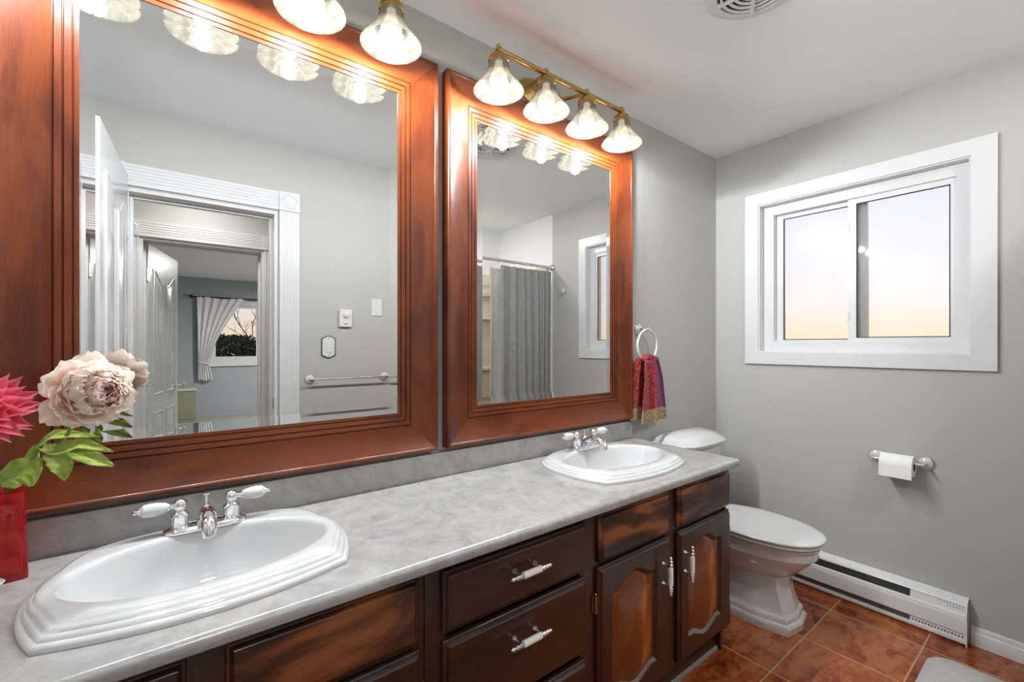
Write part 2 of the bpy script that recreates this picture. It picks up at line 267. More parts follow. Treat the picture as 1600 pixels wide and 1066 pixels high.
# ------------------------------------------------------------------ mesh helpers (world coordinates in, objects relative to their parents out)
class MB:
    def __init__(s): s.v = []; s.f = []; s.m = []; s.a = None
    def add(s, vs, fs, mi=0):
        k = len(s.v); s.v += [tuple(v) for v in vs]; s.f += [tuple(i+k for i in f) for f in fs]; s.m += [mi]*len(fs)
        if s.a is not None: s.a += [0.5]*(len(s.v)-len(s.a))
    def box(s, x0, x1, y0, y1, z0, z1, mi=0):
        x0, x1 = sorted((x0, x1)); y0, y1 = sorted((y0, y1)); z0, z1 = sorted((z0, z1))
        s.add([(x0,y0,z0),(x1,y0,z0),(x1,y1,z0),(x0,y1,z0),(x0,y0,z1),(x1,y0,z1),(x1,y1,z1),(x0,y1,z1)],
              [(0,3,2,1),(4,5,6,7),(0,1,5,4),(1,2,6,5),(2,3,7,6),(3,0,4,7)], mi)
    def loft(s, rings, cap0=False, cap1=False, mi=0, closed=True):
        n = len(rings[0]); vs = [p for r in rings for p in r]; fs = []
        for i in range(len(rings)-1):
            for j in range(n if closed else n-1):
                j2 = (j+1) % n; fs.append((i*n+j, i*n+j2, (i+1)*n+j2, (i+1)*n+j))
        if cap0: fs.append(tuple(range(n-1, -1, -1)))
        if cap1: fs.append(tuple(range((len(rings)-1)*n, len(rings)*n)))
        s.add(vs, fs, mi)
    def lathe(s, prof, o=(0,0,0), axis='z', n=32, cap0=True, cap1=True, mi=0, sx=1, sy=1):
        rings = []
        for r, h in prof:
            ring = []
            for k in range(n):
                a = 2*pi*k/n; p, q = r*cos(a)*sx, r*sin(a)*sy
                if axis == 'z': ring.append((o[0]+p, o[1]+q, o[2]+h))
                elif axis == 'y': ring.append((o[0]+q, o[1]+h, o[2]+p))
                elif axis == 'x': ring.append((o[0]+h, o[1]+p, o[2]+q))
                else:
                    X = axis.orthogonal().normalized(); Y = axis.cross(X)
                    ring.append(tuple(Vector(o)+X*p+Y*q+axis*h))
            rings.append(ring)
        s.loft(rings, cap0, cap1, mi)
    def tube(s, pts, r, n=12, mi=0, caps=True, closed=False):
        pts = [Vector(p) for p in pts]; N = len(pts); rings = []
        rs = r if isinstance(r, (list, tuple)) else [r]*N
        t0 = (pts[1]-pts[0]).normalized(); X = t0.orthogonal().normalized()
        for i, p in enumerate(pts):
            if closed: t = (pts[(i+1) % N]-pts[i-1]).normalized()
            else: t = (pts[min(i+1, N-1)]-pts[max(i-1, 0)]).normalized()
            X = (X - t*X.dot(t)).normalized(); Y = t.cross(X)
            rings.append([tuple(p+(X*cos(2*pi*k/n)+Y*sin(2*pi*k/n))*rs[i]) for k in range(n)])
        if closed: rings.append(rings[0])
        s.loft(rings, caps and not closed, caps and not closed, mi)
    def ball(s, c, r, n=16, mi=0, sz=1.0):
        s.lathe([(max(r*sin(pi*i/10), 1e-5), -r*cos(pi*i/10)*sz) for i in range(11)], c, 'z', n, False, False, mi)
    def build(s, name, mats, parent=None, origin=None, sharp=35, bevel=0, smooth=True, subsurf=0):
        if not isinstance(mats, (list, tuple)): mats = [mats]
        base = Vector(parent['_o']) if parent is not None else Vector((0, 0, 0))
        o3 = Vector(origin) if origin is not None else base
        me = bpy.data.meshes.new(name)
        me.from_pydata([(v[0]-o3.x, v[1]-o3.y, v[2]-o3.z) for v in s.v], [], s.f)
        for k in mats: me.materials.append(M[k] if isinstance(k, str) else k)
        for p, mi in zip(me.polygons, s.m): p.material_index = mi
        if s.a is not None:
            at = me.attributes.new('along', 'FLOAT', 'POINT')
            for i, v in enumerate(s.a): at.data[i].value = v
        bm = bmesh.new(); bm.from_mesh(me); bmesh.ops.remove_doubles(bm, verts=bm.verts, dist=1e-6)
        if s.a is None: bmesh.ops.recalc_face_normals(bm, faces=bm.faces)
        bm.to_mesh(me); bm.free()
        if smooth:
            for p in me.polygons: p.use_smooth = True
            me.set_sharp_from_angle(angle=radians(sharp))
        ob = bpy.data.objects.new(name, me); COL.objects.link(ob)
        if parent is not None: ob.parent = parent; ob.location = o3-base
        else: ob.location = o3
        ob['_o'] = tuple(o3)
        if bevel:
            b = ob.modifiers.new('bevel', 'BEVEL'); b.width = bevel; b.segments = 2; b.limit_method = 'ANGLE'; b.angle_limit = radians(40)
        if subsurf:
            b = ob.modifiers.new('sub', 'SUBSURF'); b.levels = subsurf; b.render_levels = subsurf
        return ob
def tag(o, label, cat, group=None):
    o['label'] = label; o['category'] = cat
    if group: o['group'] = group
    return o
def thing(name, loc, label, cat, group=None):
    o = bpy.data.objects.new(name, None); COL.objects.link(o); o.location = loc; o['_o'] = tuple(loc); o.empty_display_size = 0.05
    return tag(o, label, cat, group)
def struct(o): o['kind'] = 'structure'; return o
def kids(o): return [c for c in COL.objects if c.parent == o]
def dup(o, parent=None, delta=None):
    c = o.copy(); COL.objects.link(c); c.parent = parent
    if delta is not None: c.location = Vector(o.location)+Vector(delta)
    for k in kids(o): dup(k, c)
    return c

# ------------------------------------------------------------------ room dimensions
XW, H = 2.7025, 2.44           # window wall, ceiling
YE = -1.46                     # wall with the entry door (room face)
XL = -0.62                     # left wall
XA = 1.42                      # left end of tub alcove
YT = -2.34                     # back of the tub alcove
YH = -2.46                     # hallway wall, hall side
YB = -8.0                      # far bedroom wall

def boxes(name, mat, lst, kind=True, **k):
    b = MB()
    for q in lst: b.box(*q)
    o = b.build(name, mat, smooth=False, **k)
    return struct(o) if kind else o
boxes('wall_vanity', 'wall', [(XL-.12, XW+.14, 0, .12, 0, H)])
WY0, WY1, WZ0, WZ1 = -1.118, -0.258, 1.232, 2.078
boxes('wall_window', 'wall', [(XW, XW+.14, -1.53, WY0, 0, H), (XW, XW+.14, WY1, 0, 0, H), (XW, XW+.14, WY0, WY1, 0, WZ0), (XW, XW+.14, WY0, WY1, WZ1, H)])
boxes('wall_left', 'wall', [(XL-.12, XL, YE-.12, 0, 0, H)])
DX0, DX1, DZ = -0.19, 0.482, 2.045
boxes('wall_entry', 'wall', [(XL, DX0, YE-.12, YE, 0, H), (DX1, XA, YE-.12, YE, 0, H), (DX0, DX1, YE-.12, YE, DZ, H), (XA-.10, XA, -2.46, YE-.12, 0, H)])
boxes('wall_tub', 'white_panel', [(XA, XW, YT-.12, YT, 0, H), (XW, XW+.14, YT-.12, -1.53, 0, H)])
H0, H1, HZ = -0.178, 0.557, 2.0
boxes('wall_hallway', 'hallwall', [(-1.6, H0, YH-.12, YH, 0, H), (H1, XA-.10, YH-.12, YH, 0, H), (H0, H1, YH-.12, YH, HZ, H), (-1.72, -1.6, -2.58, YE-.12, 0, H)])
BX0, BX1, BZ0, BZ1 = 0.56, 1.95, 1.02, 1.98
boxes('wall_bedroom', 'bluewall', [(-2.2, BX0, YB-.14, YB, 0, H), (BX1, 3.2, YB-.14, YB, 0, H), (BX0, BX1, YB-.14, YB, 0, BZ0), (BX0, BX1, YB-.14, YB, BZ1, H),
      (-2.34, -2.2, YB-.14, -2.58, 0, H), (3.2, 3.34, YB-.14, -2.58, 0, H), (-2.2, H0-.1, -2.60, -2.582, 0, H), (H1+.1, 3.2, -2.60, -2.582, 0, H)])
boxes('floor', 'tile', [(XL-.12, XW+.14, YT-.12, .12, -.08, 0)])
boxes('floor_hallway', 'carpet', [(-1.72, XA-.10, YH-.12, YE-.125, -.05, .004)])
boxes('floor_bedroom', 'carpet', [(-2.34, 3.34, YB-.14, -2.58, -.05, .004)])
boxes('ceiling', 'ceiling', [(-2.34, 3.34, YB-.14, .12, H, H+.1)])

# baseboards
def baseboard(name, p0, p1, nrm):
    """moulded board from p0 to p1 (on the wall line), nrm = direction into the room"""
    prof = [(0, 0), (.014, 0), (.014, .052), (.0125, .055), (.0095, .058), (.0095, .066), (.006, .075), (0, .078)]
    b = MB(); d = Vector(nrm)
    b.loft([[tuple(Vector(p)+d*a+Vector((0, 0, z))) for a, z in prof] for p in (p0, p1)], True, True)
    return struct(b.build(name, 'trim'))
baseboard('baseboard_window', (XW, -1.118, 0), (XW, -1.53, 0), (-1, 0, 0))
baseboard('baseboard_vanity', (1.84, 0, 0), (XW, 0, 0), (0, -1, 0))
baseboard('baseboard_entry', (.62, YE, 0), (XA, YE, 0), (0, 1, 0))

# ------------------------------------------------------------------ window 1 (frosted slider on the right-hand wall)
w1 = bpy.data.objects.new('window_1', None); COL.objects.link(w1); w1.location = (XW, -0.69, 1.16); w1['_o'] = tuple(w1.location); struct(w1)
w1['label'] = 'white sliding window with two frosted panes above the paper holder'
OY0, OY1, OZ0, OZ1 = -1.195, -0.183, 1.163, 2.148
def casing_ring(b, xo, xi, y0, y1, z0, z1, iy0, iy1, iz0, iz1, mi=0):
    """mitred flat rectangular ring standing between x=xo (room) and x=xi"""
    o = [(y0, z0), (y1, z0), (y1, z1), (y0, z1)]; i = [(iy0, iz0), (iy1, iz0), (iy1, iz1), (iy0, iz1)]
    for k in range(4):
        a, c = o[k], o[(k+1) % 4]; d, e = i[(k+1) % 4], i[k]
        b.loft([[(xi, *q) for q in (a, c, d, e)], [(xo, *q) for q in (a, c, d, e)]], True, True, mi)
b = MB(); casing_ring(b, XW-.016, XW, OY0, OY1, OZ0, OZ1, WY0-.0, WY1+.0, WZ0, WZ1)
b.build('window_casing', 'trim', w1, smooth=False, bevel=.0015)
b = MB(); casing_ring(b, XW-.008, XW+.052, WY0, WY1, WZ0, WZ1, WY0+.006, WY1-.006, WZ0+.006, WZ1-.006)   # jamb liner
b.build('jamb', 'trim', w1, smooth=False)
xf = XW+.042
FY0, FY1, FZ0, FZ1 = -1.066, -0.319, 1.290, 2.018
b = MB(); casing_ring(b, xf, XW+.12, WY0+.006, WY1-.006, WZ0+.006, WZ1-.006, FY0, FY1, FZ0, FZ1)
b.build('window_frame', 'vinyl', w1, smooth=False, bevel=.003)
def sash(y0, y1, z0, z1, x, w, t, pane_x):
    b = MB(); casing_ring(b, x, x+t, y0, y1, z0, z1, y0+w[0], y1-w[1], z0+w[2], z1-w[3])
    s = b.build('sash', 'vinyl', w1, smooth=False, bevel=.002)
    g = MB(); casing_ring(g, x-.0005, x+.004, y0+w[0]-.001, y1-w[1]+.001, z0+w[2]-.001, z1-w[3]+.001, y0+w[0]+.003, y1-w[1]-.003, z0+w[2]+.003, z1-w[3]-.003)
    g.build('gasket', 'dark', s, smooth=False)
    p = MB(); p.box(pane_x, pane_x+.005, y0+w[0], y1-w[1], z0+w[2], z1-w[3]); p.build('pane', 'frosted', s, smooth=False)
    return s
sash(-0.742, FY1, FZ0, FZ1, xf+.036, (.075, .038, .012, .025), .022, xf+.046)       # far (left) sash in the rear track
s2 = sash(FY0, -0.668, FZ0, FZ1, xf+.010, (.020, .037, .020, .028), .022, xf+.020)         # near sash in front track
b = MB(); b.box(xf+.004, xf+.012, -0.676, -0.664, 1.40, 1.44); b.box(xf+.004, xf+.012, -0.676, -0.664, 1.86, 1.90); b.build('latch', 'vinyl', w1, bevel=.002, smooth=False)
b = MB(); b.box(xf+.008, xf+.030, FY0, FY1, FZ0-.001, FZ0+.006); b.build('track', 'vinyl', w1, smooth=False)

# window 2 (bedroom window, seen through two doorways in the mirror)
w2 = bpy.data.objects.new('window_2', None); COL.objects.link(w2); w2.location = (1.25, YB, 0.9); w2['_o'] = tuple(w2.location); struct(w2)
w2['label'] = 'bedroom window with white trim reflected in the large mirror'
def ring_y(b, yo, yi, x0, x1, z0, z1, wd, mi=0):
    b.box(x0, x0+wd, yo, yi, z0, z1, mi); b.box(x1-wd, x1, yo, yi, z0, z1, mi); b.box(x0+wd, x1-wd, yo, yi, z0, z0+wd, mi); b.box(x0+wd, x1-wd, yo, yi, z1-wd, z1, mi)
b = MB(); ring_y(b, YB+.018, YB, BX0-.09, BX1+.09, BZ0-.09, BZ1+.09, .09); b.box(BX0-.12, BX1+.12, YB+.04, YB, BZ0-.13, BZ0-.09); b.build('window_casing', 'trim', w2, smooth=False, bevel=.002)
b = MB(); ring_y(b, YB-.02, YB-.08, BX0, BX1, BZ0, BZ1, .04); b.box(1.23, 1.28, YB-.08, YB-.02, BZ0+.04, BZ1-.04); b.build('window_frame', 'vinyl', w2, smooth=False)
b = MB(); b.box(BX0+.03, BX1-.03, YB-.055, YB-.05, BZ0+.03, BZ1-.03); b.build('pane', 'clear', w2, smooth=False)

# ------------------------------------------------------------------ doors and door trims
def rosette(b, c, nrm, s=.105, t=.026):
    x, y, z = c
    b.box(x-s/2, x+s/2, y, y+nrm*t, z-s/2, z+s/2)
    prof = [(.042, 0), (.042, .004), (.036, .006), (.032, .003), (.026, .003), (.022, .006), (.014, .004), (.008, .006), (.001, .007)]
    b.lathe([(r, nrm*(t+h)) for r, h in prof], (x, y, z), 'y', 28, False, False)
def fluted(b, u0, u1, y, nrm, a0, a1, vertical=True, n=5, t=.018):
    """fluted casing board, u = across, a = along"""
    w = u1-u0; prof = [(u0, 0), (u0, t)]
    m = .012; fw = (w-2*m)/n
    for k in range(n):
        s = u0+m+k*fw
        prof += [(s+.15*fw, t), (s+.3*fw, t-.0025), (s+.7*fw, t-.0025), (s+.85*fw, t)]
    prof += [(u1, t), (u1, 0)]
    rings = [[((u, y+nrm*h, a) if vertical else (a, y+nrm*h, u)) for u, h in prof] for a in (a0, a1)]
    b.loft(rings, True, True)
def casing(name, x0, x1, z1, y, nrm, wd=.105):
    b = MB()
    fluted(b, x0-wd, x0, y, nrm, 0, z1); fluted(b, x1, x1+wd, y, nrm, 0, z1); fluted(b, z1, z1+wd, y, nrm, x0, x1, False)
    rosette(b, (x0-wd/2, y, z1+wd/2), nrm, wd+.004); rosette(b, (x1+wd/2, y, z1+wd/2), nrm, wd+.004)
    return struct(b.build(name, 'trim', sharp=25))
casing('trim_1', DX0+.004, DX1+.006, DZ+.008, YE, 1)
casing('trim_2', H0, H1, HZ, YH, 1)
def jamb(name, x0, x1, z1, y0, y1):
    b = MB(); t = .018
    b.box(x0-.001, x0+t, y0, y1, 0, z1); b.box(x1-t, x1+.001, y0, y1, 0, z1); b.box(x0+t, x1-t, y0, y1, z1-t, z1+.001)
    ym = (y0+y1)/2-.02
    b.box(x0+t, x0+t+.012, ym-.035, ym, 0, z1-t); b.box(x1-t-.012, x1-t, ym-.035, ym, 0, z1-t); b.box(x0+t+.012, x1-t-.012, ym-.035, ym, z1-t-.012, z1-t)
    return struct(b.build(name, 'trim', smooth=False))
j1 = jamb('trim_3', DX0, DX1, DZ, YE-.12, YE)
b = MB(); b.box(DX1-.0195, DX1-.017, YE-.05, YE-.02, .90, .96); b.build('strike_plate', 'brass', j1, smooth=False)
jamb('trim_4', H0, H1, HZ, YH-.14, YH)

def door_leaf(name, hinge, ang, L, Hh, label, knob_side=1):
    """moulded six-panel leaf; local x runs from the hinge to the free edge"""
    t = .035; o3 = Vector(hinge); root = bpy.data.objects.new(name, None); COL.objects.link(root); root.location = o3; root['_o'] = tuple(o3); struct(root); root['label'] = label
    def tr(p): return tuple(o3+Vector(p))
    b = MB(); b.box(*(o3.x+0, o3.x+L, o3.y-t/2, o3.y+t/2, o3.z+.008, o3.z+Hh))
    b.build('leaf', 'door', root, smooth=False, bevel=.002)
    b = MB(); st = .10; mid = .07; cw = (L-2*st-mid)/2
    for side in (-1, 1):
        for c, x0 in enumerate((st, st+cw+mid)):
            for z0, z1, arch in ((.22, .78, 0), (.90, Hh-.16, 1)):
                def outline(ins):
                    pts = [(x0+ins, z0+ins), (x0+cw-ins, z0+ins)]
                    if arch:
                        hi = .085; N = 8   # cathedral arch: rises towards the middle of the door
                        for k in range(N+1):
                            u = k/N; x = x0+cw-ins-u*(cw-2*ins)
                            q = (1-cos(pi*u))/2; q = q if c == 1 else 1-q
                            pts.append((x, z1-ins-hi*q))
                    else:
                        for k in range(9):
                            u = k/8; pts.append((x0+cw-ins-u*(cw-2*ins), z1-ins))
                    return pts
                rings = []
                for ins, h in ((0, -.0005), (.004, .006), (.012, .007), (.020, .002), (.034, .0015), (.048, .006)):
                    rings.append([tr((x, side*(t/2+h), z)) for x, z in outline(ins)])
                b.loft(rings, False, True)
    b.build('panel_moulding', 'door', root, sharp=20)
    for zh in (.25, 1.05, Hh-.22):
        b = MB(); b.lathe([(.006, -.045), (.006, .045)], tr((-.004, t/2+.002, zh)), 'z', 10); b.box(o3.x-.028, o3.x+.03, o3.y+t/2-.001, o3.y+t/2+.002, o3.z+zh-.044, o3.z+zh+.044)
        b.build('hinge', 'nickel', root, smooth=True)
    b = MB()
    for s in (-1, 1):
        b.lathe([(.03, 0), (.03, .006), (.012, .010), (.011, .03), (.026, .042), (.028, .055), (.018, .068), (.001, .070)], tr((L-.06, s*t/2, .93)), Vector((0, s, 0)), 20)
    b.build('door_knob', 'nickel', root)
    root.rotation_euler = (0, 0, ang)
    return root
door_leaf('door_1', (-0.192, YE+.02, 0), math.atan2(.655, -.035), .665, 2.10, 'white panelled bathroom door standing open at the doorway')
door_leaf('door_2', (H0+.022, YH-.165, 0), math.atan2(-.72, .175), .72, 1.985, 'white panelled bedroom door standing open, beyond the hallway')

# ------------------------------------------------------------------ vanity cabinet
CYF, DYF = -0.505, -0.527        # face frame plane, door face plane
ZTOP = 0.7745
van = thing('vanity_cabinet', (0.6, -0.25, 0), 'dark walnut stained vanity cabinet with drawers and arched doors under grey countertop', 'cabinet')
VX0, VX1 = XL+.005, 1.824
b = MB()
b.box(VX0, VX1, -.47, -.455, 0, .10)                      # toe board
b.box(VX0, VX0+.016, CYF, -.004, .10, ZTOP); b.box(VX1-.016, VX1, CYF+.016, -.004, 0.0, ZTOP)
b.box(VX0+.016, VX1-.016, CYF+.002, -.004, .10, .116)
b.build('carcass', 'dark_z', van, smooth=False)
b = MB()
stiles = [(VX0, -.372), (-.010, .078), (.425, .506), (.955, 1.034), (1.382, 1.466), (1.808, VX1)]
for x0, x1 in stiles: b.box(x0, x1, CYF, CYF+.018, .10, ZTOP)
b.box(VX0, VX1, CYF+.0006, CYF+.018, .10, .135); b.box(VX0, VX1, CYF+.0006, CYF+.018, .752, ZTOP); b.box(VX0, VX1, CYF+.0006, CYF+.018, .595, .632)
b.build('face_frame', 'dark_z', van, smooth=False, bevel=.001)
b = MB(); b.box(.452, .466, CYF-.004, CYF, .10, ZTOP); b.build('filler_strip', 'dark_z', van, smooth=False)
b = MB(); b.box(VX0, VX1, -.478, -.470, 0, .012); b.build('toe_caulk', plain('grey_caulk', (.30, .31, .30), .8), van, smooth=False)

def slab(x0, x1, z0, z1, prof, cap=True):
    """front panel with a moulded edge; prof = (inset, y)"""
    rings = [[(x0+i, y, z0+i), (x1-i, y, z0+i), (x1-i, y, z1-i), (x0+i, y, z1-i)] for i, y in prof]
    b = MB(); b.loft(rings, True, cap); return b
EDGE = [(0, CYF-.001), (0, CYF-.010), (.0025, CYF-.0125), (.0065, CYF-.0135), (.0085, CYF-.0165), (.011, CYF-.0205), (.0135, DYF)]
def pull(vertical, c, parent):
    """porcelain and nickel bar pull; c = centre of the bar"""
    x, y, z = c; L = .064; ax = 'z' if vertical else 'x'
    def P(a, h=0): return (x, y+h, z+a) if vertical else (x+a, y+h, z)
    root_o = MB()
    for s in (-1, 1):
        root_o.lathe([(.0035, 0), (.0052, .004), (.0075, .007), (.0085, .012), (.005, .015), (.0075, .019), (.0075, .023), (.004, .026), (.0062, .030), (.0058, .034), (.003, .0375), (.001, .039)],
                     P(s*.029), Vector((0, 0, s)) if vertical else Vector((s, 0, 0)), 16)
        root_o.lathe([(.0085, 0), (.0083, .003), (.0045, .008), (.0040, .020), (.0068, .0285)], P(s*.034, (DYF-y)), Vector((0, -1, 0)), 14)
    n = 'handle'
    root_o.lathe([(.004, -.031), (.004, .031)], c, ax, 10)
    h = root_o.build(n, 'nickel', parent, origin=c)
    g = MB(); g.lathe([(.0070, -.030), (.0085, -.029), (.0088, -.026), (.0088, .026), (.0085, .029), (.0070, .030)], c, ax, 20); g.build('handle_grip', 'white_grip', parent, origin=c)
    h['label'] = 'brushed nickel end posts'
    return h
# false fronts over the doors (no pulls) and drawers
for x0, x1 in ((-.36, .018), (.071, .433), (1.027, 1.390), (1.45, 1.824)):
    slab(x0, x1, .610, .757, EDGE).build('false_drawer_front', 'brown_x', van, sharp=30)
dr_pull = None
for z0, z1 in ((.606, .750), (.365, .587), (.125, .345)):
    d = slab(.494, .968, z0, z1, EDGE).build('drawer', 'dark_x', van, sharp=30, origin=(.731, DYF, z0))
    zc = z1-.058 if z1 > .6 else z1-.068
    pull(False, (.729, DYF-.030, zc), d)

def arch_door(x0, x1, z0, z1, px0, px1, pside):
    d = bpy.data.objects.new('door', None); COL.objects.link(d); d.parent = van; o3 = Vector((x0, CYF, z0)); d['_o'] = tuple(o3); d.location = o3-Vector(van['_o'])
    pz0, pz1 = z0+.078, z1-.082; cx = (px0+px1)/2; hw = (px1-px0)/2
    def outl(ins):
        pts = []; N = 20; w = hw-ins
        def arch(u): # u in -1..1 : flat shoulders, ogee rise to the middle
            a = abs(u)
            return 0 if a > .82 else .5*(1+cos(pi*a/.82))
        for k in range(N+1):
            u = -1+2*k/N; pts.append((cx+u*w, pz0+ins-.030*arch(u)))
        for k in range(6): pts.append((cx+w, pz0+ins+(pz1-pz0-2*ins)*(k+1)/7))
        for k in range(N+1):
            u = 1-2*k/N; pts.append((cx+u*w, pz1-ins+.036*arch(u)))
        for k in range(6): pts.append((cx-w, pz1-ins-(pz1-pz0-2*ins)*(k+1)/7))
        return pts
    P = outl(0)
    def rect(i):
        ax0, ax1, az0, az1 = x0+i, x1-i, z0+i, z1-i; pts = []; N = 20
        for k in range(N+1): pts.append((ax0+(ax1-ax0)*k/N, az0))
        for k in range(6): pts.append((ax1, az0+(az1-az0)*(k+1)/7))
        for k in range(N+1): pts.append((ax1-(ax1-ax0)*k/N, az1))
        for k in range(6): pts.append((ax0, az1-(az1-az0)*(k+1)/7))
        return pts
    b = MB()
    rings = [[(x, y, z) for x, z in rect(i)] for i, y in EDGE]
    rings += [[(x, DYF, z) for x, z in P], [(x, DYF+.002, z) for x, z in outl(.002)], [(x, DYF+.009, z) for x, z in outl(.013)], [(x, DYF+.010, z) for x, z in outl(.015)]]
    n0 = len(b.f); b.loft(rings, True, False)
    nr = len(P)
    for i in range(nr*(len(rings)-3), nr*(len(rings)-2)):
        if i % nr < 20: b.m[n0+i] = 1     # lower curved edge in the paler grey-brown
    b.build('door_frame', ['dark_z', 'pale_edge'], d, sharp=28)
    b = MB()
    b.loft([[(x, y, z) for x, z in outl(i)] for i, y in ((.013, DYF+.0105), (.0155, DYF+.0100), (.036, DYF+.003), (.040, DYF+.0022))], True, True)
    q = b.build('door_panel', 'panel_z', d, sharp=30); q['label'] = 'lighter orange brown arched wood panel'
    pull(True, (pside, DYF-.030, .484), d)
    # small butterfly hinges on the outer edge
    xs = x0-.006 if pside > cx else x1+.006
    for zh in (z0+.07, z1-.105):
        b = MB(); b.lathe([(.004, -.024), (.004, .024)], (xs, CYF-.010, zh), 'z', 10); b.ball((xs, CYF-.010, zh+.028), .004, 8); b.ball((xs, CYF-.010, zh-.028), .004, 8)
        b.box(xs-.011, xs+.006, CYF-.006, CYF-.001, zh-.024, zh+.024); b.build('hinge', 'brass', d)
    return d
arch_door(1.021, 1.396, .118, .594, 1.074, 1.314, 1.344)
arch_door(1.45, 1.824, .118, .594, 1.505, 1.745, 1.479)
arch_door(.065, .437, .118, .594, .120, .360, .098)
arch_door(-.36, .018, .118, .594, -.305, -.065, -.030)

# ------------------------------------------------------------------ countertop with backsplash
SINKS = [(.062, -.300), (1.382, -.295)]
ct = thing('countertop', (0.6, -0.28, ZTOP), 'grey marbled laminate countertop with backsplash running the length of the vanity', 'countertop')
CX0, CX1, ZC, CYE = XL+.004, 1.840, .805, -.555
b = MB()
def rim(x0, x1, y0, y1, cx, cy, a, c):
    N = 48; angs = sorted(set([2*pi*k/N for k in range(N)] + [math.atan2(yy-cy, xx-cx) % (2*pi) for xx in (x0, x1) for yy in (y0, y1)]))
    outer, inner = [], []
    for t in angs:
        dx, dy = cos(t), sin(t); s = min(((x1 if dx > 0 else x0)-cx)/dx if abs(dx) > 1e-9 else 1e9, ((y1 if dy > 0 else y0)-cy)/dy if abs(dy) > 1e-9 else 1e9)
        outer.append((cx+dx*s, cy+dy*s, ZC)); inner.append((cx+a*dx, cy+c*dy, ZC))
    b.loft([outer, inner, [(p[0], p[1], ZTOP) for p in inner]])
ya, yb = -.535, -.004
xs = [CX0]
for cx, cy in SINKS:
    b.add([(xs[-1], ya, ZC), (cx-.30, ya, ZC), (cx-.30, yb, ZC), (xs[-1], yb, ZC)], [(0, 1, 2, 3)])
    rim(cx-.30, cx+.30, ya, yb, cx, cy, .235, .185); xs.append(cx+.30)
b.add([(xs[-1], ya, ZC), (CX1, ya, ZC), (CX1, yb, ZC), (xs[-1], yb, ZC)], [(0, 1, 2, 3)])
prof = [(ya, ZC)]+[(-.540-.015*sin(a), ZC-.015+.015*cos(a)) for a in [pi/2*k/6 for k in range(7)]]+[(-.5545-.0005, .787), (-.553, .779), (-.548, ZTOP), (-.51, ZTOP)]
b.loft([[(x, y, z) for y, z in prof] for x in (CX0, CX1)], False, False, closed=False)
b.add([(CX1, y, z) for y, z in prof]+[(CX1, yb, ZTOP), (CX1, yb, ZC)], [tuple(range(len(prof)+2))])
b.build('worktop', 'marble', ct, sharp=30)
b = MB(); b.box(CX0, CX1, -.022, -.002, ZC-.002, .890); b.build('backsplash', 'marble', ct, smooth=False, bevel=.003)

# ------------------------------------------------------------------ sinks
def build_sink(cx, cy, label):
    t = thing('drop_in_sink', (cx, cy, ZC), label, 'sink', 'white drop-in basins on the countertop')
    N = 96
    # outline: four corners joined by bulging arcs
    C = [(-.234, -.153), (.234, -.153), (.226, .212), (-.226, .212)]    # front-left, front-right, back-right, back-left (local)
    bulge = [.044, .046, .030, .046]
    pts = []
    for k in range(4):
        a, c = Vector(C[k]), Vector(C[(k+1) % 4]); nrm = Vector(((c-a).y, -(c-a).x)).normalized()
        for i in range(N//4):
            u = i/(N//4); pts.append(a.lerp(c, u)+nrm*bulge[k]*(1-(2*u-1)**2))
    # round the back corners a little
    for _ in range(14):
        q = [p.copy() for p in pts]
        for i in range(N):
            if pts[i].y > .12: q[i] = (pts[i-1]+pts[i]*2+pts[(i+1) % N])/4
        pts = q
    # resample rays: bowl ellipse at the same angle
    A, B2, by = .230, .143, .010
    def inner(s, k):
        p = pts[k]; th = math.atan2((p.y-by)/B2, p.x/A); return Vector((A*s*cos(th), by+B2*s*sin(th)))
    rings = []
    def off(k, w):
        p = pts[k]; q = inner(1.06, k); d = q-p; L = d.length; return p+d*min(1, w*min(1, L/.052)/L)
    # front stands in three steps, back deck is plain
    for w, z in ((0, 0.0), (-.001, .005), (.002, .010), (.007, .0125), (.009, .0125), (.011, .0165), (.016, .020), (.019, .0202), (.021, .0240), (.027, .0275), (.031, .0277), (.033, .0305), (.040, .0325)):
        rings.append([(cx+off(k, w).x, cy+off(k, w).y, ZC+z) for k in range(N)])
    for s, z in ((1.06, .0325), (1.03, .0318), (1.0, .0285), (.985, .022), (.965, .010), (.93, -.015), (.88, -.045), (.80, -.075), (.66, -.098), (.45, -.110), (.22, -.115), (.09, -.117)):
        rings.append([(cx+inner(s, k).x, cy+inner(s, k).y, ZC+z) for k in range(N)])
    b = MB(); b.loft(rings, False, True); o = b.build('basin', 'porcelain', t, sharp=60)
    b = MB(); b.lathe([(.022, 0), (.022, .003), (.017, .004), (.014, .001), (.001, .001)], (cx, cy+by, ZC-.1165), 'z', 24); b.build('drain', 'chrome', t)
    return t
build_sink(*SINKS[0], 'white porcelain drop-in sink nearest the red vase, under the larger visible mirror')
build_sink(*SINKS[1], 'white porcelain drop-in sink at the far end of the countertop near the toilet')

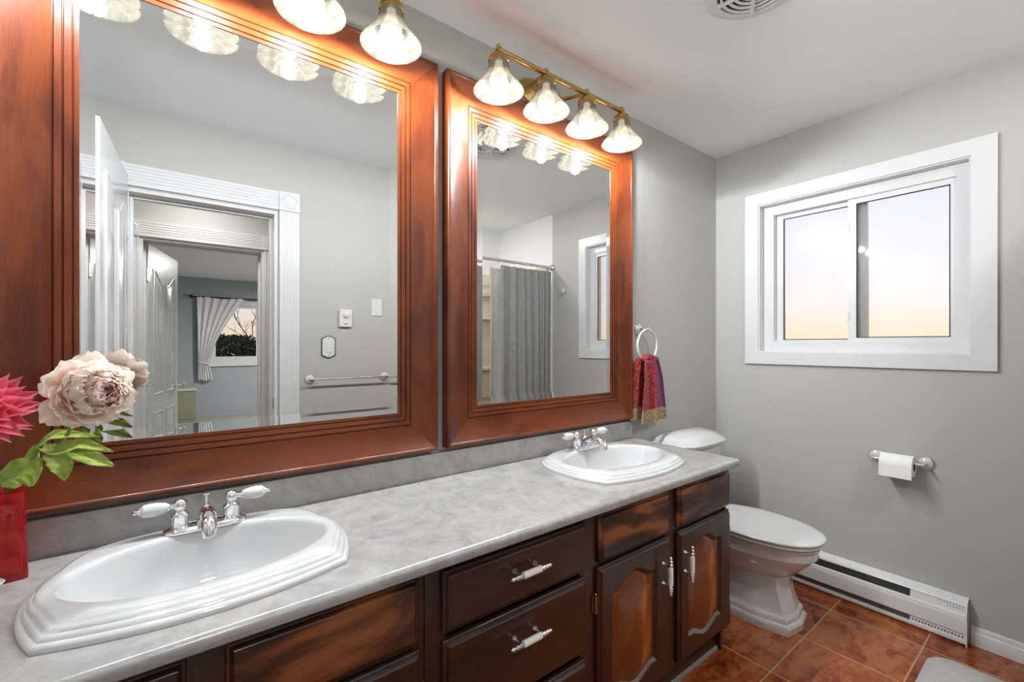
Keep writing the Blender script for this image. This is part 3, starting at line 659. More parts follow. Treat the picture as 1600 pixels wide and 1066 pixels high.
# ------------------------------------------------------------------ faucets
def build_faucet(cx, cy, label):
    z0 = ZC+.0322; t = thing('faucet', (cx, cy, z0), label, 'faucet', 'chrome centerset faucets on the sinks')
    def oval(hx, hy, z, n=48):
        r = []
        for k in range(n):
            a = 2*pi*k/n; dx = hx-hy
            r.append((cx+(dx if cos(a) > 0 else -dx)+hy*cos(a), cy+hy*sin(a), z0+z))
        return r
    b = MB(); b.loft([oval(.083, .026, 0), oval(.084, .027, .003), oval(.083, .026, .007), oval(.078, .022, .010), oval(.072, .018, .0115), oval(.070, .016, .0105)], True, True)
    b.build('base_plate', 'chrome', t, sharp=40)
    for s in (-1, 1):
        b = MB(); hx = cx+s*.051
        b.lathe([(.020, .008), (.0195, .012), (.0170, .014), (.0170, .034), (.0185, .037), (.0170, .041), (.0110, .046), (.0100, .050), (.0125, .053), (.0145, .060), (.0135, .067), (.009, .073), (.002, .076)], (hx, cy, z0), 'z', 24)
        d = Vector((s, -.05, .02)).normalized(); p = Vector((hx, cy, z0+.060))
        b.lathe([(.006, .010), (.0062, .018), (.0095, .020), (.0095, .023)], p, d, 16)
        b.lathe([(.0078, .072), (.0078, .075), (.004, .077), (.0058, .080), (.005, .084), (.001, .087)], p, d, 14)
        b.lathe([(.004, .0), (.004, .080)], p, d, 8)
        h = b.build('handle', 'chrome', t, origin=(hx, cy, z0))
        b = MB(); b.lathe([(.0088, .022), (.0118, .026), (.0145, .040), (.0158, .054), (.0142, .067), (.0085, .073)], p, d, 20); b.build('lever', 'porcelain', h)
    b = MB()
    b.lathe([(.022, .008), (.021, .014), (.0195, .022), (.0185, .034), (.014, .042), (.0075, .048), (.006, .052)], (cx, cy, z0), 'z', 24)
    path = [(cx, cy, z0+.026), (cx, cy-.022, z0+.034), (cx, cy-.050, z0+.042), (cx, cy-.078, z0+.042), (cx, cy-.098, z0+.034), (cx, cy-.106, z0+.020), (cx, cy-.107, z0+.010)]
    b.tube(path, [.0190, .0185, .0175, .0160, .0150, .0140, .0135], 20)
    b.build('spout', 'chrome', t)
    b = MB(); b.lathe([(.003, .045), (.003, .066), (.0055, .068), (.0035, .070), (.0035, .074), (.0095, .076), (.0095, .079), (.002, .081)], (cx, cy+.004, z0), 'z', 18); b.build('lift_rod', 'chrome', t)
    return t
build_faucet(.064, -.127, 'chrome faucet with white lever handles on the sink near the red vase')
build_faucet(1.386, -.124, 'chrome faucet with white lever handles on the far sink by the toilet')

# ------------------------------------------------------------------ framed mirrors
FR = [(0, .001), (0, .037), (.0015, .041), (.005, .0445), (.009, .0450), (.0125, .0430), (.0145, .0400)]
FR += [(.0145+.0805*t/12, .0400-.0165*(1-(1-t/12)**2)) for t in range(1, 13)]
FR += [(.0955, .0185), (.0972, .0180), (.0980, .0215), (.0995, .0232), (.1110, .0215), (.1118, .0165), (.1134, .0160), (.1142, .0195), (.1155, .0208), (.1270, .0190), (.1278, .0145), (.1292, .0140), (.1300, .0165), (.1312, .0175), (.1395, .0165), (.1400, .0090)]
def build_mirror(X0, label):
    X1, Z0, Z1 = X0+1.046, .905, 2.256
    t = thing('framed_mirror', ((X0+X1)/2, 0, Z0), label, 'mirror', 'cherry framed mirrors over the vanity')
    def piece(side):
        r0, r1 = [], []
        for w, p in FR:
            a, c, d, e = (X0+w, -p, Z0+w), (X1-w, -p, Z0+w), (X1-w, -p, Z1-w), (X0+w, -p, Z1-w)
            q = {'b': (a, c), 'r': (c, d), 't': (d, e), 'l': (e, a)}[side]; r0.append(q[0]); r1.append(q[1])
        b = MB(); b.loft([r0, r1], False, False, closed=False)
        b.add(r0, [tuple(range(len(r0)))]); b.add(r1, [tuple(range(len(r1)-1, -1, -1))])
        b.build('frame_rail' if side in 'bt' else 'frame_stile', 'cherry_x' if side in 'bt' else 'cherry_z', t, sharp=32, origin=r0[0])
    for s in 'btlr': piece(s)
    g = .140; B = .026
    def rr(i, y): return [(X0+i, y, Z0+i), (X1-i, y, Z0+i), (X1-i, y, Z1-i), (X0+i, y, Z1-i)]
    b = MB(); b.loft([rr(g-.004, -.005), rr(g-.004, -.0142), rr(g+B, -.0125)], True, True); o = b.build('mirror_glass', 'mirror', t, smooth=False)
    return t
build_mirror(-.310, 'large cherry framed mirror above the near sink, reflecting the open doorway')
build_mirror(.772, 'cherry framed mirror above the far sink, reflecting the grey shower curtain')

# ------------------------------------------------------------------ vanity light fixtures
def build_fixture(cx, label):
    zp, zb, yb = 2.335, 2.315, -.155
    t = thing('vanity_light', (cx, 0, zp), label, 'wall lamp', 'four-shade brass wall lamps above the mirrors')
    b = MB(); b.lathe([(.060, -.001), (.060, -.006), (.052, -.012), (.046, -.013), (.040, -.020), (.020, -.024), (.001, -.025)], (cx, 0, zp), 'y', 48, sx=1.0, sy=2.2)
    b.build('back_plate', 'brass', t)
    for s in (-1, 1):
        b = MB(); b.tube([(cx+s*.085, -.016, zp), (cx+s*.095, -.06, zp-.002), (cx+s*.1125, yb, zb)], [.009, .0075, .0075], 14); b.build('arm', 'brass', t)
    b = MB(); b.lathe([(.0085, -.330), (.0095, -.330), (.0095, .330), (.0085, .330)], (cx, yb, zb), 'x', 20); b.build('bar', 'brass', t)
    for k in range(4):
        x = cx+(-1.5+k)*.225; o3 = (x, yb, zb)
        b = MB(); b.lathe([(.002, .020), (.007, .018), (.0095, .012), (.0075, .007), (.013, .004), (.013, -.004), (.008, -.008), (.010, -.011), (.022, -.016), (.032, -.024), (.036, -.034), (.037, -.044), (.034, -.046), (.030, -.040)], (x, yb, zb), 'z', 28, True, False)
        b.lathe([(.013, -.006), (.013, .006)], (x, yb, zb), 'x', 20)
        b.build('socket_cap', 'brass', t, origin=o3)
        b = MB()
        prof = [(.033, -.040), (.0345, -.050), (.0375, -.062), (.0425, -.075), (.0485, -.087), (.0560, -.099), (.0600, -.105), (.0660, -.112), (.0740, -.120), (.0815, -.127), (.0870, -.134), (.0892, -.139)]
        prof = [(r, -.040+(z+.040)*1.09) for r, z in prof]
        prof += [(r-.0030, z+.0015) for r, z in reversed(prof)]
        b.lathe(prof, (x, yb, zb), 'z', 48, False, False); b.build('lamp_shade', 'shade', t, origin=o3, sharp=60)
        b = MB(); b.lathe([(.013, -.042), (.014, -.058), (.018, -.072), (.0255, -.085), (.0298, -.098), (.0305, -.112), (.0275, -.125), (.0200, -.136), (.0100, -.1415), (.0005, -.143)], (x, yb, zb), 'z', 28); b.build('bulb', 'bulb', t, origin=o3)
        lamp('POINT', 'shade_light', (x, yb, zb-.170), SHADE_W, (.90, .96, 1.0), .022)
    return t
build_fixture(.180, 'brass lamp above the near mirror, its frosted shades cut by the picture top')
build_fixture(1.250, 'complete brass wall lamp with four lit frosted glass shades above the far mirror')

# ------------------------------------------------------------------ toilet
TX = 2.226
toi = thing('toilet', (TX, -.38, 0), 'white porcelain toilet with closed lid between vanity and baseboard heater', 'toilet')
def egg(yf, yk, hw, z, n=2.2, ntip=None, N=64, wide=.45):
    """closed outline: yf front, yk back, widest at fraction 'wide' from the back"""
    yc = yk+(yf-yk)*wide; r = []
    for k in range(N):
        a = 2*pi*k/N; cxx, sxx = cos(a), sin(a)
        e = 2/n
        px = hw*math.copysign(abs(cxx)**e, cxx); py = math.copysign(abs(sxx)**e, sxx)
        y = yc+py*((yk-yc) if py > 0 else (yc-yf))
        r.append((TX+px, y, z))
    return r
def octo(yf, yk, hw, fc, z, N=64, ch=.05):
    """chamfered plan of the foot; fc = half width of the flat front"""
    P = [(hw, yk), (hw, yf+.14), (fc, yf+ch*.35), (0, yf), (-fc, yf+ch*.35), (-hw, yf+.14), (-hw, yk)]
    segs = []; pts = [Vector(p) for p in P]
    L = [0]
    for i in range(len(pts)): L.append(L[-1]+(pts[(i+1) % len(pts)]-pts[i]).length)
    # angular resampling about a centre so rings correspond
    yc = (yf+yk)/2; r = []
    for k in range(N):
        a = 2*pi*k/N; d = Vector((cos(a), sin(a))); best = None
        for i in range(len(pts)):
            p, q = pts[i]-Vector((0, yc)), pts[(i+1) % len(pts)]-Vector((0, yc)); e = q-p
            den = d.x*e.y-d.y*e.x
            if abs(den) < 1e-9: continue
            s = (p.x*e.y-p.y*e.x)/den; u = (p.x*d.y-p.y*d.x)/den
            if s > 0 and -1e-6 <= u <= 1+1e-6: best = s if best is None else min(best, s)
        r.append((TX+d.x*best, yc+d.y*best, z))
    return r
b = MB()
rings = [octo(-.646, -.13, .132, .103, 0), octo(-.648, -.13, .134, .103, .028), octo(-.643, -.13, .131, .101, .037), octo(-.634, -.14, .126, .097, .043), octo(-.633, -.14, .125, .097, .058),
         octo(-.628, -.15, .121, .093, .068), octo(-.622, -.15, .118, .090, .074), octo(-.618, -.15, .116, .088, .086), octo(-.606, -.16, .110, .084, .12), octo(-.594, -.16, .106, .080, .18),
         octo(-.588, -.16, .105, .078, .225), ]
b.loft(rings, True, True); b.build('pedestal', 'porcelain', toi, sharp=24)
b = MB()
rings = [egg(-.55, -.16, .085, .205), egg(-.590, -.15, .108, .216), egg(-.620, -.13, .128, .240), egg(-.650, -.11, .150, .275), egg(-.680, -.10, .166, .305), egg(-.693, -.09, .172, .325),
         egg(-.694, -.09, .1730, .3275), egg(-.702, -.09, .178, .331), egg(-.706, -.09, .180, .350), egg(-.706, -.09, .180, .366), egg(-.712, -.09, .184, .372), egg(-.714, -.09, .185, .384), egg(-.708, -.09, .180, .388)]
b.loft(rings, True, True); b.build('bowl', 'porcelain', toi, sharp=40)
b = MB(); b.loft([egg(-.716, -.20, .186, .391), egg(-.722, -.20, .190, .394), egg(-.723, -.20, .191, .402), egg(-.718, -.20, .187, .406)], True, True); b.build('seat', 'seat', toi, sharp=50)
b = MB(); b.loft([egg(-.722, -.20, .189, .409), egg(-.729, -.20, .193, .412), egg(-.730, -.20, .194, .419), egg(-.725, -.20, .190, .4235), egg(-.70, -.215, .172, .4265), egg(-.60, -.24, .11, .429), egg(-.5, -.3, .04, .430)], True, True); b.build('lid', 'seat', toi, sharp=50)
b = MB(); b.box(TX-.10, TX+.10, -.215, -.185, .390, .420); b.build('lid_hinge', 'seat', toi, bevel=.006, smooth=False)
def tank_ring(hw, yf, yk, z, c=.07):
    return [(TX-hw, yk, z), (TX-hw, yf+c*.8, z), (TX-hw+c, yf+.012, z), (TX-hw*.45, yf+.002, z), (TX, yf, z), (TX+hw*.45, yf+.002, z), (TX+hw-c, yf+.012, z), (TX+hw, yf+c*.8, z), (TX+hw, yk, z)]
b = MB(); b.loft([tank_ring(.17, -.19, -.03, .375), tank_ring(.185, -.205, -.025, .42), tank_ring(.200, -.215, -.025, .55), tank_ring(.208, -.220, -.025, .735)], True, True); b.build('tank', 'porcelain', toi, sharp=50, bevel=.006)
b = MB(); b.loft([tank_ring(.212, -.222, -.022, .735), tank_ring(.222, -.232, -.018, .742), tank_ring(.228, -.240, -.014, .752), tank_ring(.228, -.240, -.014, .760), tank_ring(.222, -.234, -.018, .764), tank_ring(.219, -.230, -.020, .770),
     tank_ring(.209, -.222, -.026, .775), tank_ring(.204, -.216, -.030, .782), tank_ring(.17, -.19, -.045, .800), tank_ring(.11, -.155, -.07, .812, .05), tank_ring(.05, -.135, -.10, .815, .02)], True, True); b.build('tank_lid', 'porcelain', toi, sharp=50)
b = MB(); b.lathe([(.014, 0), (.014, .008), (.006, .012), (.006, .02)], (TX-.15, -.213, .69), Vector((0, -1, 0)), 16); b.tube([(TX-.15, -.232, .69), (TX-.12, -.236, .688), (TX-.08, -.236, .682)], [.006, .006, .008], 10); b.build('flush_lever', 'chrome', toi)

# ------------------------------------------------------------------ baseboard heater
hea = thing('baseboard_heater', (XW, -.72, 0), 'white electric baseboard heater along the wall under the window', 'heater')
HY0, HY1, hx = -1.112, -.33, XW
def hprof(pts, y0, y1, name, mat, parent=hea, **k):
    b = MB(); b.loft([[(hx-p, y, z) for p, z in pts] for y in (y0, y1)], True, True); return b.build(name, mat, parent, smooth=False, **k)
hprof([(0, .188), (.004, .191), (.046, .176), (.050, .168), (.046, .167), (.044, .172), (.004, .186)], HY0, HY1, 'top_cover', 'heater')
hprof([(0, .186), (.003, .186), (.003, .012), (0, .012)], HY0, HY1, 'back_panel', 'heater')
hprof([(.053, .134), (.060, .130), (.063, .112), (.062, .056), (.057, .050), (.054, .050), (.058, .060), (.059, .110), (.051, .130)], HY0, HY1, 'front_panel', 'heater')
hprof([(.0, .010), (.055, .008), (.060, .014), (.060, .028), (.055, .028), (.054, .014), (.0, .014)], HY0, HY1, 'bottom_rail', 'heater')
hprof([(.0, .012), (.045, .011), (.045, .001), (.0, .001)], HY0+.02, HY1, 'base', 'heater')
for s, (a, c) in enumerate(((HY0, HY0+.004), (HY1-.004, HY1))):
    hprof([(0, .0), (0, .191), (.046, .178), (.062, .140), (.0635, .126), (.0635, .002)], a, c, 'end_cap', 'heater')
b = MB(); yv = -.930
b.box(hx-.047, hx-.004, yv, HY1-.004, .120, .164); b.box(hx-.055, hx-.004, yv, HY1-.004, .022, .048)
b.build('fin_core', 'fin', hea, smooth=False)
b = MB()
for k in range(90):
    y = yv+(HY1-yv)*k/90; b.box(hx-.050, hx-.04, y, y+.0015, .130, .168)
o = b.build('fins', 'fin', hea, smooth=False)
hprof([(.047, .167), (.055, .132), (.050, .131), (.043, .166)], HY0+.004, yv, 'junction_cover', 'heater')
hprof([(.057, .028), (.057, .051), (.052, .051), (.052, .028)], HY0+.004, yv, 'lower_junction_cover', 'heater')
b = MB()
for r in range(2):
    for k in range(9 if r == 0 else 6):
        y = HY0+.014+k*.0095; z = .161-r*.010; b.lathe([(.0017, 0), (.0017, .0012)], (hx-.0485-r*.0022, y, z), Vector((-1, 0, -.22)).normalized(), 8)
b.build('vent_hole', 'dark', hea, smooth=False); b = MB()
for k in range(16):
    y = HY0+.012+k*.0105; b.box(hx-.0575, hx-.057, y, y+.004, .034, .042)
b.build('vent_hole', 'dark', hea, smooth=False)


# ------------------------------------------------------------------ toilet paper holder and roll
tp = thing('toilet_paper_holder', (XW, -.885, .74), 'chrome and white porcelain toilet paper holder below the window', 'toilet paper holder')
def wall_rosette(parent, c, nrm, r=.030, white='porcelain'):
    d = Vector(nrm)
    b = MB(); b.lathe([(r, .0008), (r*1.02, .003), (r*.97, .006), (r*.88, .008)], c, d, 32); q = b.build('rosette', 'chrome', parent)
    b = MB(); b.lathe([(r*.88, .006), (r*.84, .010), (r*.60, .015), (r*.36, .0175), (r*.34, .018)], c, d, 32); b.build('porcelain_inset', white, q)
    return q
for y in (-.797, -.975): wall_rosette(tp, (XW, y, .738), (-1, 0, 0), .031)
for y in (-.797, -.975):
    b = MB(); b.lathe([(.0095, .016), (.007, .022), (.0055, .034), (.0055, .052), (.009, .058), (.0095, .066), (.006, .074), (.001, .076)], (XW, y, .738), Vector((-1, 0, 0)), 18); b.build('post', 'chrome', tp)
b = MB(); b.lathe([(.007, -.0825), (.007, .0825)], (XW-.062, -.886, .738), 'y', 14); b.build('roller', 'chrome', tp)
rl = thing('toilet_paper_roll', (XW-.062, -.886, .73), 'white toilet paper roll on the holder, its end sheet hanging in front', 'toilet paper')
b = MB(); b.lathe([(.0195, -.058), (.046, -.058), (.047, -.056), (.047, .056), (.046, .058), (.0195, .058), (.0195, -.058)], (XW-.062, -.888, .723), 'y', 40, False, False); b.build('roll', 'paper', rl, sharp=40)
b = MB(); b.lathe([(.0195, -.0585), (.0195, .0585), (.0185, .0585), (.0185, -.0585), (.0195, -.0585)], (XW-.062, -.888, .723), 'y', 24, False, False); b.build('core', 'cardboard', rl)
b = MB()
pts = [(XW-.062-.0485*sin(radians(12*k)), .723+.0485*cos(radians(12*k))) for k in range(0, 9)]+[(XW-.1105, .700), (XW-.1110, .686), (XW-.1112, .672)]
b.loft([[(x, y, z) for x, z in pts]+[(x+.0012, y, z-.0002) for x, z in reversed(pts)] for y in (-.9455, -.8305)], True, True); b.build('sheet', 'paper', rl, sharp=50)

# ------------------------------------------------------------------ towel ring and hand towel
tr_ = thing('towel_ring', (1.915, 0, 1.353), 'white ring with chrome post on the wall beside the far mirror', 'towel ring')
wall_rosette(tr_, (1.915, 0, 1.353), (0, -1, 0), .030)
b = MB(); b.lathe([(.009, .016), (.0065, .024), (.0055, .038), (.009, .045), (.0115, .054), (.009, .063), (.003, .067)], (1.915, 0, 1.353), Vector((0, -1, 0)), 18); b.build('post', 'chrome', tr_)
RC = Vector((1.915, -.056, 1.270)); RR = .080
b = MB(); b.tube([RC+Vector((RR*sin(a), 0, RR*cos(a))) for a in [2*pi*k/40 for k in range(40)]], .0056, 12, closed=True); o = b.build('ring', 'porcelain', tr_); o['label'] = 'white porcelain ring'
tw = thing('hand_towel', (1.93, -.06, .88), 'red and purple hand towel with gold woven band hanging from the ring', 'towel')
def towel_sheet(x0, yoff, zt, zb, wt, wb, side, phase, lean):
    """gathered hanging sheet; side=-1 towards the room"""
    NU, NV = 40, 36; top, bot = [], []; grid = []
    for j in range(NV+1):
        v = j/NV; z = zt+(zb-zt)*v; row = []
        wd = wt+(wb-wt)*(v**.7); amp = .011*(1-.55*v)
        for i in range(NU+1):
            u = i/NU-.5; f = sin(u*11+phase)*amp+sin(u*23+phase*2)*amp*.22
            y = -.056+side*(.010+yoff*min(1, v*3)*1.0)+f*side+ -.004*v
            x = x0+u*wd+lean*v
            sag = 0 if v > 0 else 0
            row.append((x, y, z+.010*cos(u*2.6)*v*0+.006*sin(u*5)*v-(0.05*(u*u)*(1-v))))
        grid.append(row)
    return grid
def cloth_from(grid, th, v0, v1, name, mat, parent):
    rows = grid[v0:v1+1]; b = MB(); n = len(rows[0])
    b.loft([r+[(x, y+th, z) for x, y, z in reversed(r)] for r in rows], True, True)
    return b.build(name, mat, parent, sharp=80)
g = towel_sheet(1.935, .012, 1.218, .885, .120, .215, -1, .6, .004)
cloth_from(g, .006, 0, 29, 'front_terry', 'towel', tw); o = cloth_from(g, .0066, 29, 36, 'woven_band', 'band', tw); o['label'] = 'tan and gold woven end band'
g = towel_sheet(1.905, .010, 1.215, .900, .120, .200, 1, 2.0, -.004)
cloth_from(g, .006, 0, 29, 'back_terry', 'towel', tw); o = cloth_from(g, .0066, 29, 36, 'woven_band', 'band', tw); o['label'] = 'tan and gold woven end band'
# fold over the ring
b = MB(); rows = []
for j in range(11):
    a = pi*j/10; row = []
    for i in range(31):
        u = i/30-.5; x = 1.920+.015*cos(a)+u*.125; amp = .009
        yy = -.056-(.014)*cos(a)+(sin(u*11+.6)*amp*-1*(1+cos(a))/2+sin(u*11+2.0)*amp*(1-cos(a))/2)
        zz = 1.207-(.05*u*u)+.017*sin(a)+sin(u*29)*.003
        row.append((x, yy, zz))
    rows.append(row)
b.loft([r+[(x, y*.999-.0*0, z-.007) for x, y, z in reversed(r)] for r in rows], True, True); b.build('top_fold', 'towel', tw, sharp=80)

# ------------------------------------------------------------------ ceiling vent (round)
vc = (1.495, -.765, H)
ve = thing('ceiling_vent', vc, 'round white exhaust fan grille on the ceiling', 'vent')
b = MB(); b.lathe([(.150, 0), (.150, -.004), (.140, -.010), (.122, -.014), (.112, -.013), (.110, -.004), (.110, 0)], vc, 'z', 64, False, False); b.build('rim', 'trim', ve, sharp=50)
b = MB(); b.lathe([(.111, -.001), (.111, -.0015)], vc, 'z', 48); b.build('dark_opening', 'dark', ve, smooth=False)
b = MB()
for r in (.094, .075, .056, .037): b.lathe([(r, -.012), (r, -.016), (r+.0085, -.017), (r+.0085, -.013), (r, -.012)], vc, 'z', 56, False, False)
b.lathe([(.022, -.002), (.022, -.018), (.016, -.021), (.001, -.021)], vc, 'z', 32)
b.build('grille_ring', 'trim', ve, sharp=40)
b = MB()
for k in range(5):
    a = 2*pi*k/5+.5; c, s = cos(a), sin(a)
    q = [(.018, -.006), (.114, -.006), (.114, .006), (.018, .006)]
    b.loft([[(vc[0]+p*c-t*s, vc[1]+p*s+t*c, vc[2]+z) for p, t in q] for z in (-.010, -.0190)], True, True)
b.build('spoke', 'trim', ve, smooth=False)

# ------------------------------------------------------------------ bath mat, tub, shower curtain, robe hook
def rounded(x0, x1, y0, y1, r, z, n=8):
    out = []
    for cx, cy, a0 in ((x1-r, y0+r, -pi/2), (x1-r, y1-r, 0), (x0+r, y1-r, pi/2), (x0+r, y0+r, pi)):
        for k in range(n+1):
            a = a0+pi/2*k/n; out.append((cx+r*cos(a), cy+r*sin(a), z))
    return out
b = MB(); b.loft([rounded(1.72, 2.478, -1.49, -1.028, .075, .0005), rounded(1.717, 2.481, -1.493, -1.025, .078, .006), rounded(1.725, 2.473, -1.485, -1.033, .07, .012), rounded(1.76, 2.44, -1.45, -1.068, .05, .0135)], True, True)
tag(b.build('bath_mat', 'mat', sharp=60), 'light grey bath mat with rounded corners on the tile floor', 'bath mat')
tub = thing('bathtub', (1.94, -1.95, 0), 'almond bathtub behind the grey shower curtain, seen only in the far mirror', 'bathtub')
b = MB(); b.loft([rounded(XA+.002, XW-.002, YT+.002, -1.585, .01, 0), rounded(XA+.002, XW-.002, YT+.002, -1.58, .01, .40), rounded(XA+.002, XW-.002, YT+.002, -1.585, .01, .42), rounded(XA+.08, XW-.08, YT+.07, -1.66, .10, .42), rounded(XA+.10, XW-.10, YT+.09, -1.68, .10, .40), rounded(XA+.18, XW-.16, YT+.14, -1.73, .12, .10)], True, True)
b.build('tub', 'surround', tub, sharp=40)
b = MB(); b.box(XA+.002, XW-.002, YT+.002, YT+.02, .42, 1.985); b.box(XW-.02, XW-.001, YT+.02, -1.585, .42, 1.985)
b.box(2.30, 2.68, YT+.02, YT+.035, .98, 1.76); b.box(2.27, 2.31, YT+.02, YT+.07, .60, 1.80); b.box(2.31, 2.68, YT+.02, YT+.07, 1.755, 1.80); b.box(2.31, 2.68, YT+.02, YT+.10, 1.02, 1.05); b.box(2.31, 2.68, YT+.02, YT+.10, 1.52, 1.54); b.box(2.31, 2.68, YT+.02, YT+.10, .60, .63)
b.build('tub_surround', 'surround', tub, smooth=False, bevel=.006)
rod = thing('shower_rod', (1.94, -1.535, 1.965), 'chrome shower curtain rod across the tub alcove', 'curtain rod')
b = MB(); b.lathe([(.0125, XA-1.94), (.0125, XW-1.94)], (1.94, -1.535, 1.965), 'x', 20); b.build('rod', 'chrome', rod)
for x, s in ((XW, -1), (XA, 1)):
    b = MB(); b.lathe([(.028, 0.0005), (.028, .012), (.018, .022), (.0135, .028)], (x, -1.535, 1.965), Vector((s, 0, 0)), 24); b.build('end_flange', 'nickel', rod)
cu = thing('shower_curtain', (2.4, -1.535, .3), 'grey fabric shower curtain bunched at the window end of the rod', 'shower curtain')
def hang(x0, x1, zt, zb, y, amp, waves, name, mat, parent, flare=0, th=.0015, ph=0.):
    rows = []
    for j in range(25):
        v = j/24; row = []
        for i in range(121):
            u = i/120; x = x0+(x1-x0)*u+flare*(u-.5)*v
            a = amp*(.55+.45*v)
            uu = u-.22*u*(1-u)*2; yy = y+a*sin(uu*waves*2*pi+ph)*(1.1-.6*u)+a*.45*sin(uu*waves*3.3*pi+1+ph)+.006*sin(v*5+u*9)
            row.append((x, yy, zt+(zb-zt)*v))
        rows.append(row)
    b = MB(); b.loft([r+[(p, q+th, z) for p, q, z in reversed(r)] for r in rows], True, True); return b.build(name, mat, parent, sharp=80)
hang(2.125, 2.690, 1.925, .12, -1.535, .022, 7, 'curtain_cloth', 'curtain', cu)
hang(2.07, 2.60, 1.91, .45, -1.615, .014, 6, 'liner', 'liner', cu, ph=1.)
for k in range(9):
    b = MB(); x = 2.14+k*.066; b.tube([(x, -1.535+.019*sin(a), 1.957+.021*cos(a)-.004) for a in [2*pi*i/14 for i in range(14)]], .0018, 6, closed=True); b.tube([(x, -1.535, 1.932), (x, -1.535, 1.915)], .0018, 6)
    b.build('curtain_ring', 'chrome', cu)
rh = thing('robe_hook', (XW, -1.39, 1.74), 'small chrome and white porcelain robe hook on the wall past the window', 'hook')
wall_rosette(rh, (XW, -1.39, 1.74), (-1, 0, 0), .028)
b = MB(); b.tube([(XW-.016, -1.39, 1.74), (XW-.045, -1.39, 1.738), (XW-.058, -1.39, 1.752)], [.006, .005, .004], 10); b.ball((XW-.060, -1.39, 1.757), .009)
b.tube([(XW-.020, -1.39, 1.736), (XW-.038, -1.39, 1.712), (XW-.050, -1.39, 1.712)], [.005, .0045, .004], 10); b.ball((XW-.054, -1.39, 1.715), .007); b.build('hook', 'chrome', rh)

# ------------------------------------------------------------------ fittings on the entry wall (seen in the large mirror)
tb = thing('towel_bar', (.885, YE, 1.066), 'chrome towel bar with white porcelain rosettes on the entry wall', 'towel bar')
for x in (.654, 1.115):
    wall_rosette(tb, (x, YE, 1.066), (0, 1, 0), .030)
    b = MB(); b.lathe([(.009, .016), (.006, .024), (.0055, .050), (.010, .056), (.010, .066), (.003, .070)], (x, YE, 1.066), Vector((0, 1, 0)), 16); b.build('post', 'chrome', tb)
b = MB(); b.lathe([(.0055, -.25), (.0055, .25)], (.885, YE+.060, 1.066), 'x', 14); b.build('bar', 'chrome', tb)
ts = thing('thermostat', (.860, YE, 1.44), 'ivory dial thermostat on the entry wall above the switch', 'thermostat')
b = MB(); b.box(.822, .898, YE+.0005, YE+.024, 1.385, 1.495); b.build('housing', 'plastic', ts, smooth=False, bevel=.004)
b = MB(); b.lathe([(.020, 0), (.019, .010), (.016, .012), (.001, .012)], (.862, YE+.024, 1.462), Vector((0, 1, 0)), 28); b.box(.8605, .8635, YE+.036, YE+.0375, 1.462, 1.479); b.build('dial', 'trim', ts, sharp=40)
b = MB(); b.box(.850, .872, YE+.024, YE+.0247, 1.401, 1.406); b.build('badge', 'iron', ts, smooth=False)
sw = thing('light_switch', (.761, YE, 1.26), 'white rocker light switch with dark grey shaped border', 'light switch')
def plate(b, hw, hh, y0, y1, mi=0):
    P = [(-hw, -hh*.72), (-hw*.8, -hh*.84), (-hw*.45, -hh*.92), (-hw*.25, -hh), (hw*.25, -hh), (hw*.45, -hh*.92), (hw*.8, -hh*.84), (hw, -hh*.72), (hw, hh*.72), (hw*.8, hh*.84), (hw*.45, hh*.92), (hw*.25, hh), (-hw*.25, hh), (-hw*.45, hh*.92), (-hw*.8, hh*.84), (-hw, hh*.72)]
    b.loft([[(.761+x, y, 1.26+z) for x, z in P] for y in (y0, y1)], True, True, mi)
b = MB(); plate(b, .043, .070, YE+.0005, YE+.006); b.build('border', 'iron', sw, smooth=False, bevel=.001)
b = MB(); plate(b, .036, .063, YE+.006, YE+.009); b.build('face_plate', 'trim', sw, smooth=False, bevel=.001)
b = MB(); b.box(.744, .778, YE+.009, YE+.0125, 1.227, 1.293); b.build('rocker', 'plastic', sw, smooth=False, bevel=.002)
for z in (1.312, 1.208):
    b = MB(); b.lathe([(.003, 0), (.003, .001)], (.761, YE+.009, z), Vector((0, 1, 0)), 10); b.build('screw', 'nickel', sw)
bp_ = thing('blank_wall_plate', (1.064, YE, 1.519), 'white blank cover plate on the entry wall right of the thermostat', 'wall plate')
b = MB(); b.box(1.029, 1.099, YE+.0005, YE+.006, 1.463, 1.575); b.build('face_plate', 'trim', bp_, smooth=False, bevel=.0025)
for z in (1.56, 1.478):
    b = MB(); b.lathe([(.003, 0), (.003, .001)], (1.064, YE+.006, z), Vector((0, 1, 0)), 10); b.build('screw', 'nickel', bp_)

# ------------------------------------------------------------------ hallway and bedroom (seen through the doorways in the mirror)
def flush_lamp(x, y, r, label):
    t = thing('ceiling_lamp', (x, y, H), label, 'ceiling lamp')
    b = MB(); b.lathe([(r*1.08, 0), (r*1.08, -.02), (r, -.025)], (x, y, H), 'z', 40); b.build('lamp_base', 'nickel', t)
    b = MB(); b.lathe([(r, -.025), (r*.92, -.045), (r*.6, -.063), (.002, -.070)], (x, y, H), 'z', 40); b.build('lamp_shade', 'lamp_glass', t)
flush_lamp(.15, -2.02, .14, 'round flush ceiling lamp added in the hallway for fill light')  # hallway lamp body made up to go with the added fill
flush_lamp(1.9, -5.6, .17, 'round flush ceiling lamp in the bedroom')
tl = thing('tub_fill_ring', (1.75, -1.95, H), 'trim ring around the fill light added in the ceiling over the bathtub', 'ceiling lamp')  # made-up fixture for the fill light added over the tub
b = MB(); b.lathe([(.125, 0), (.125, -.004), (.112, -.010), (.106, -.008), (.104, -.001)], (1.75, -1.95, H), 'z', 40, False, False); b.build('trim_ring', 'trim', tl)
dr = thing('storage_chest', (.13, YB+.25, 0), 'small sage green chest with pale top against the blue bedroom wall', 'chest')
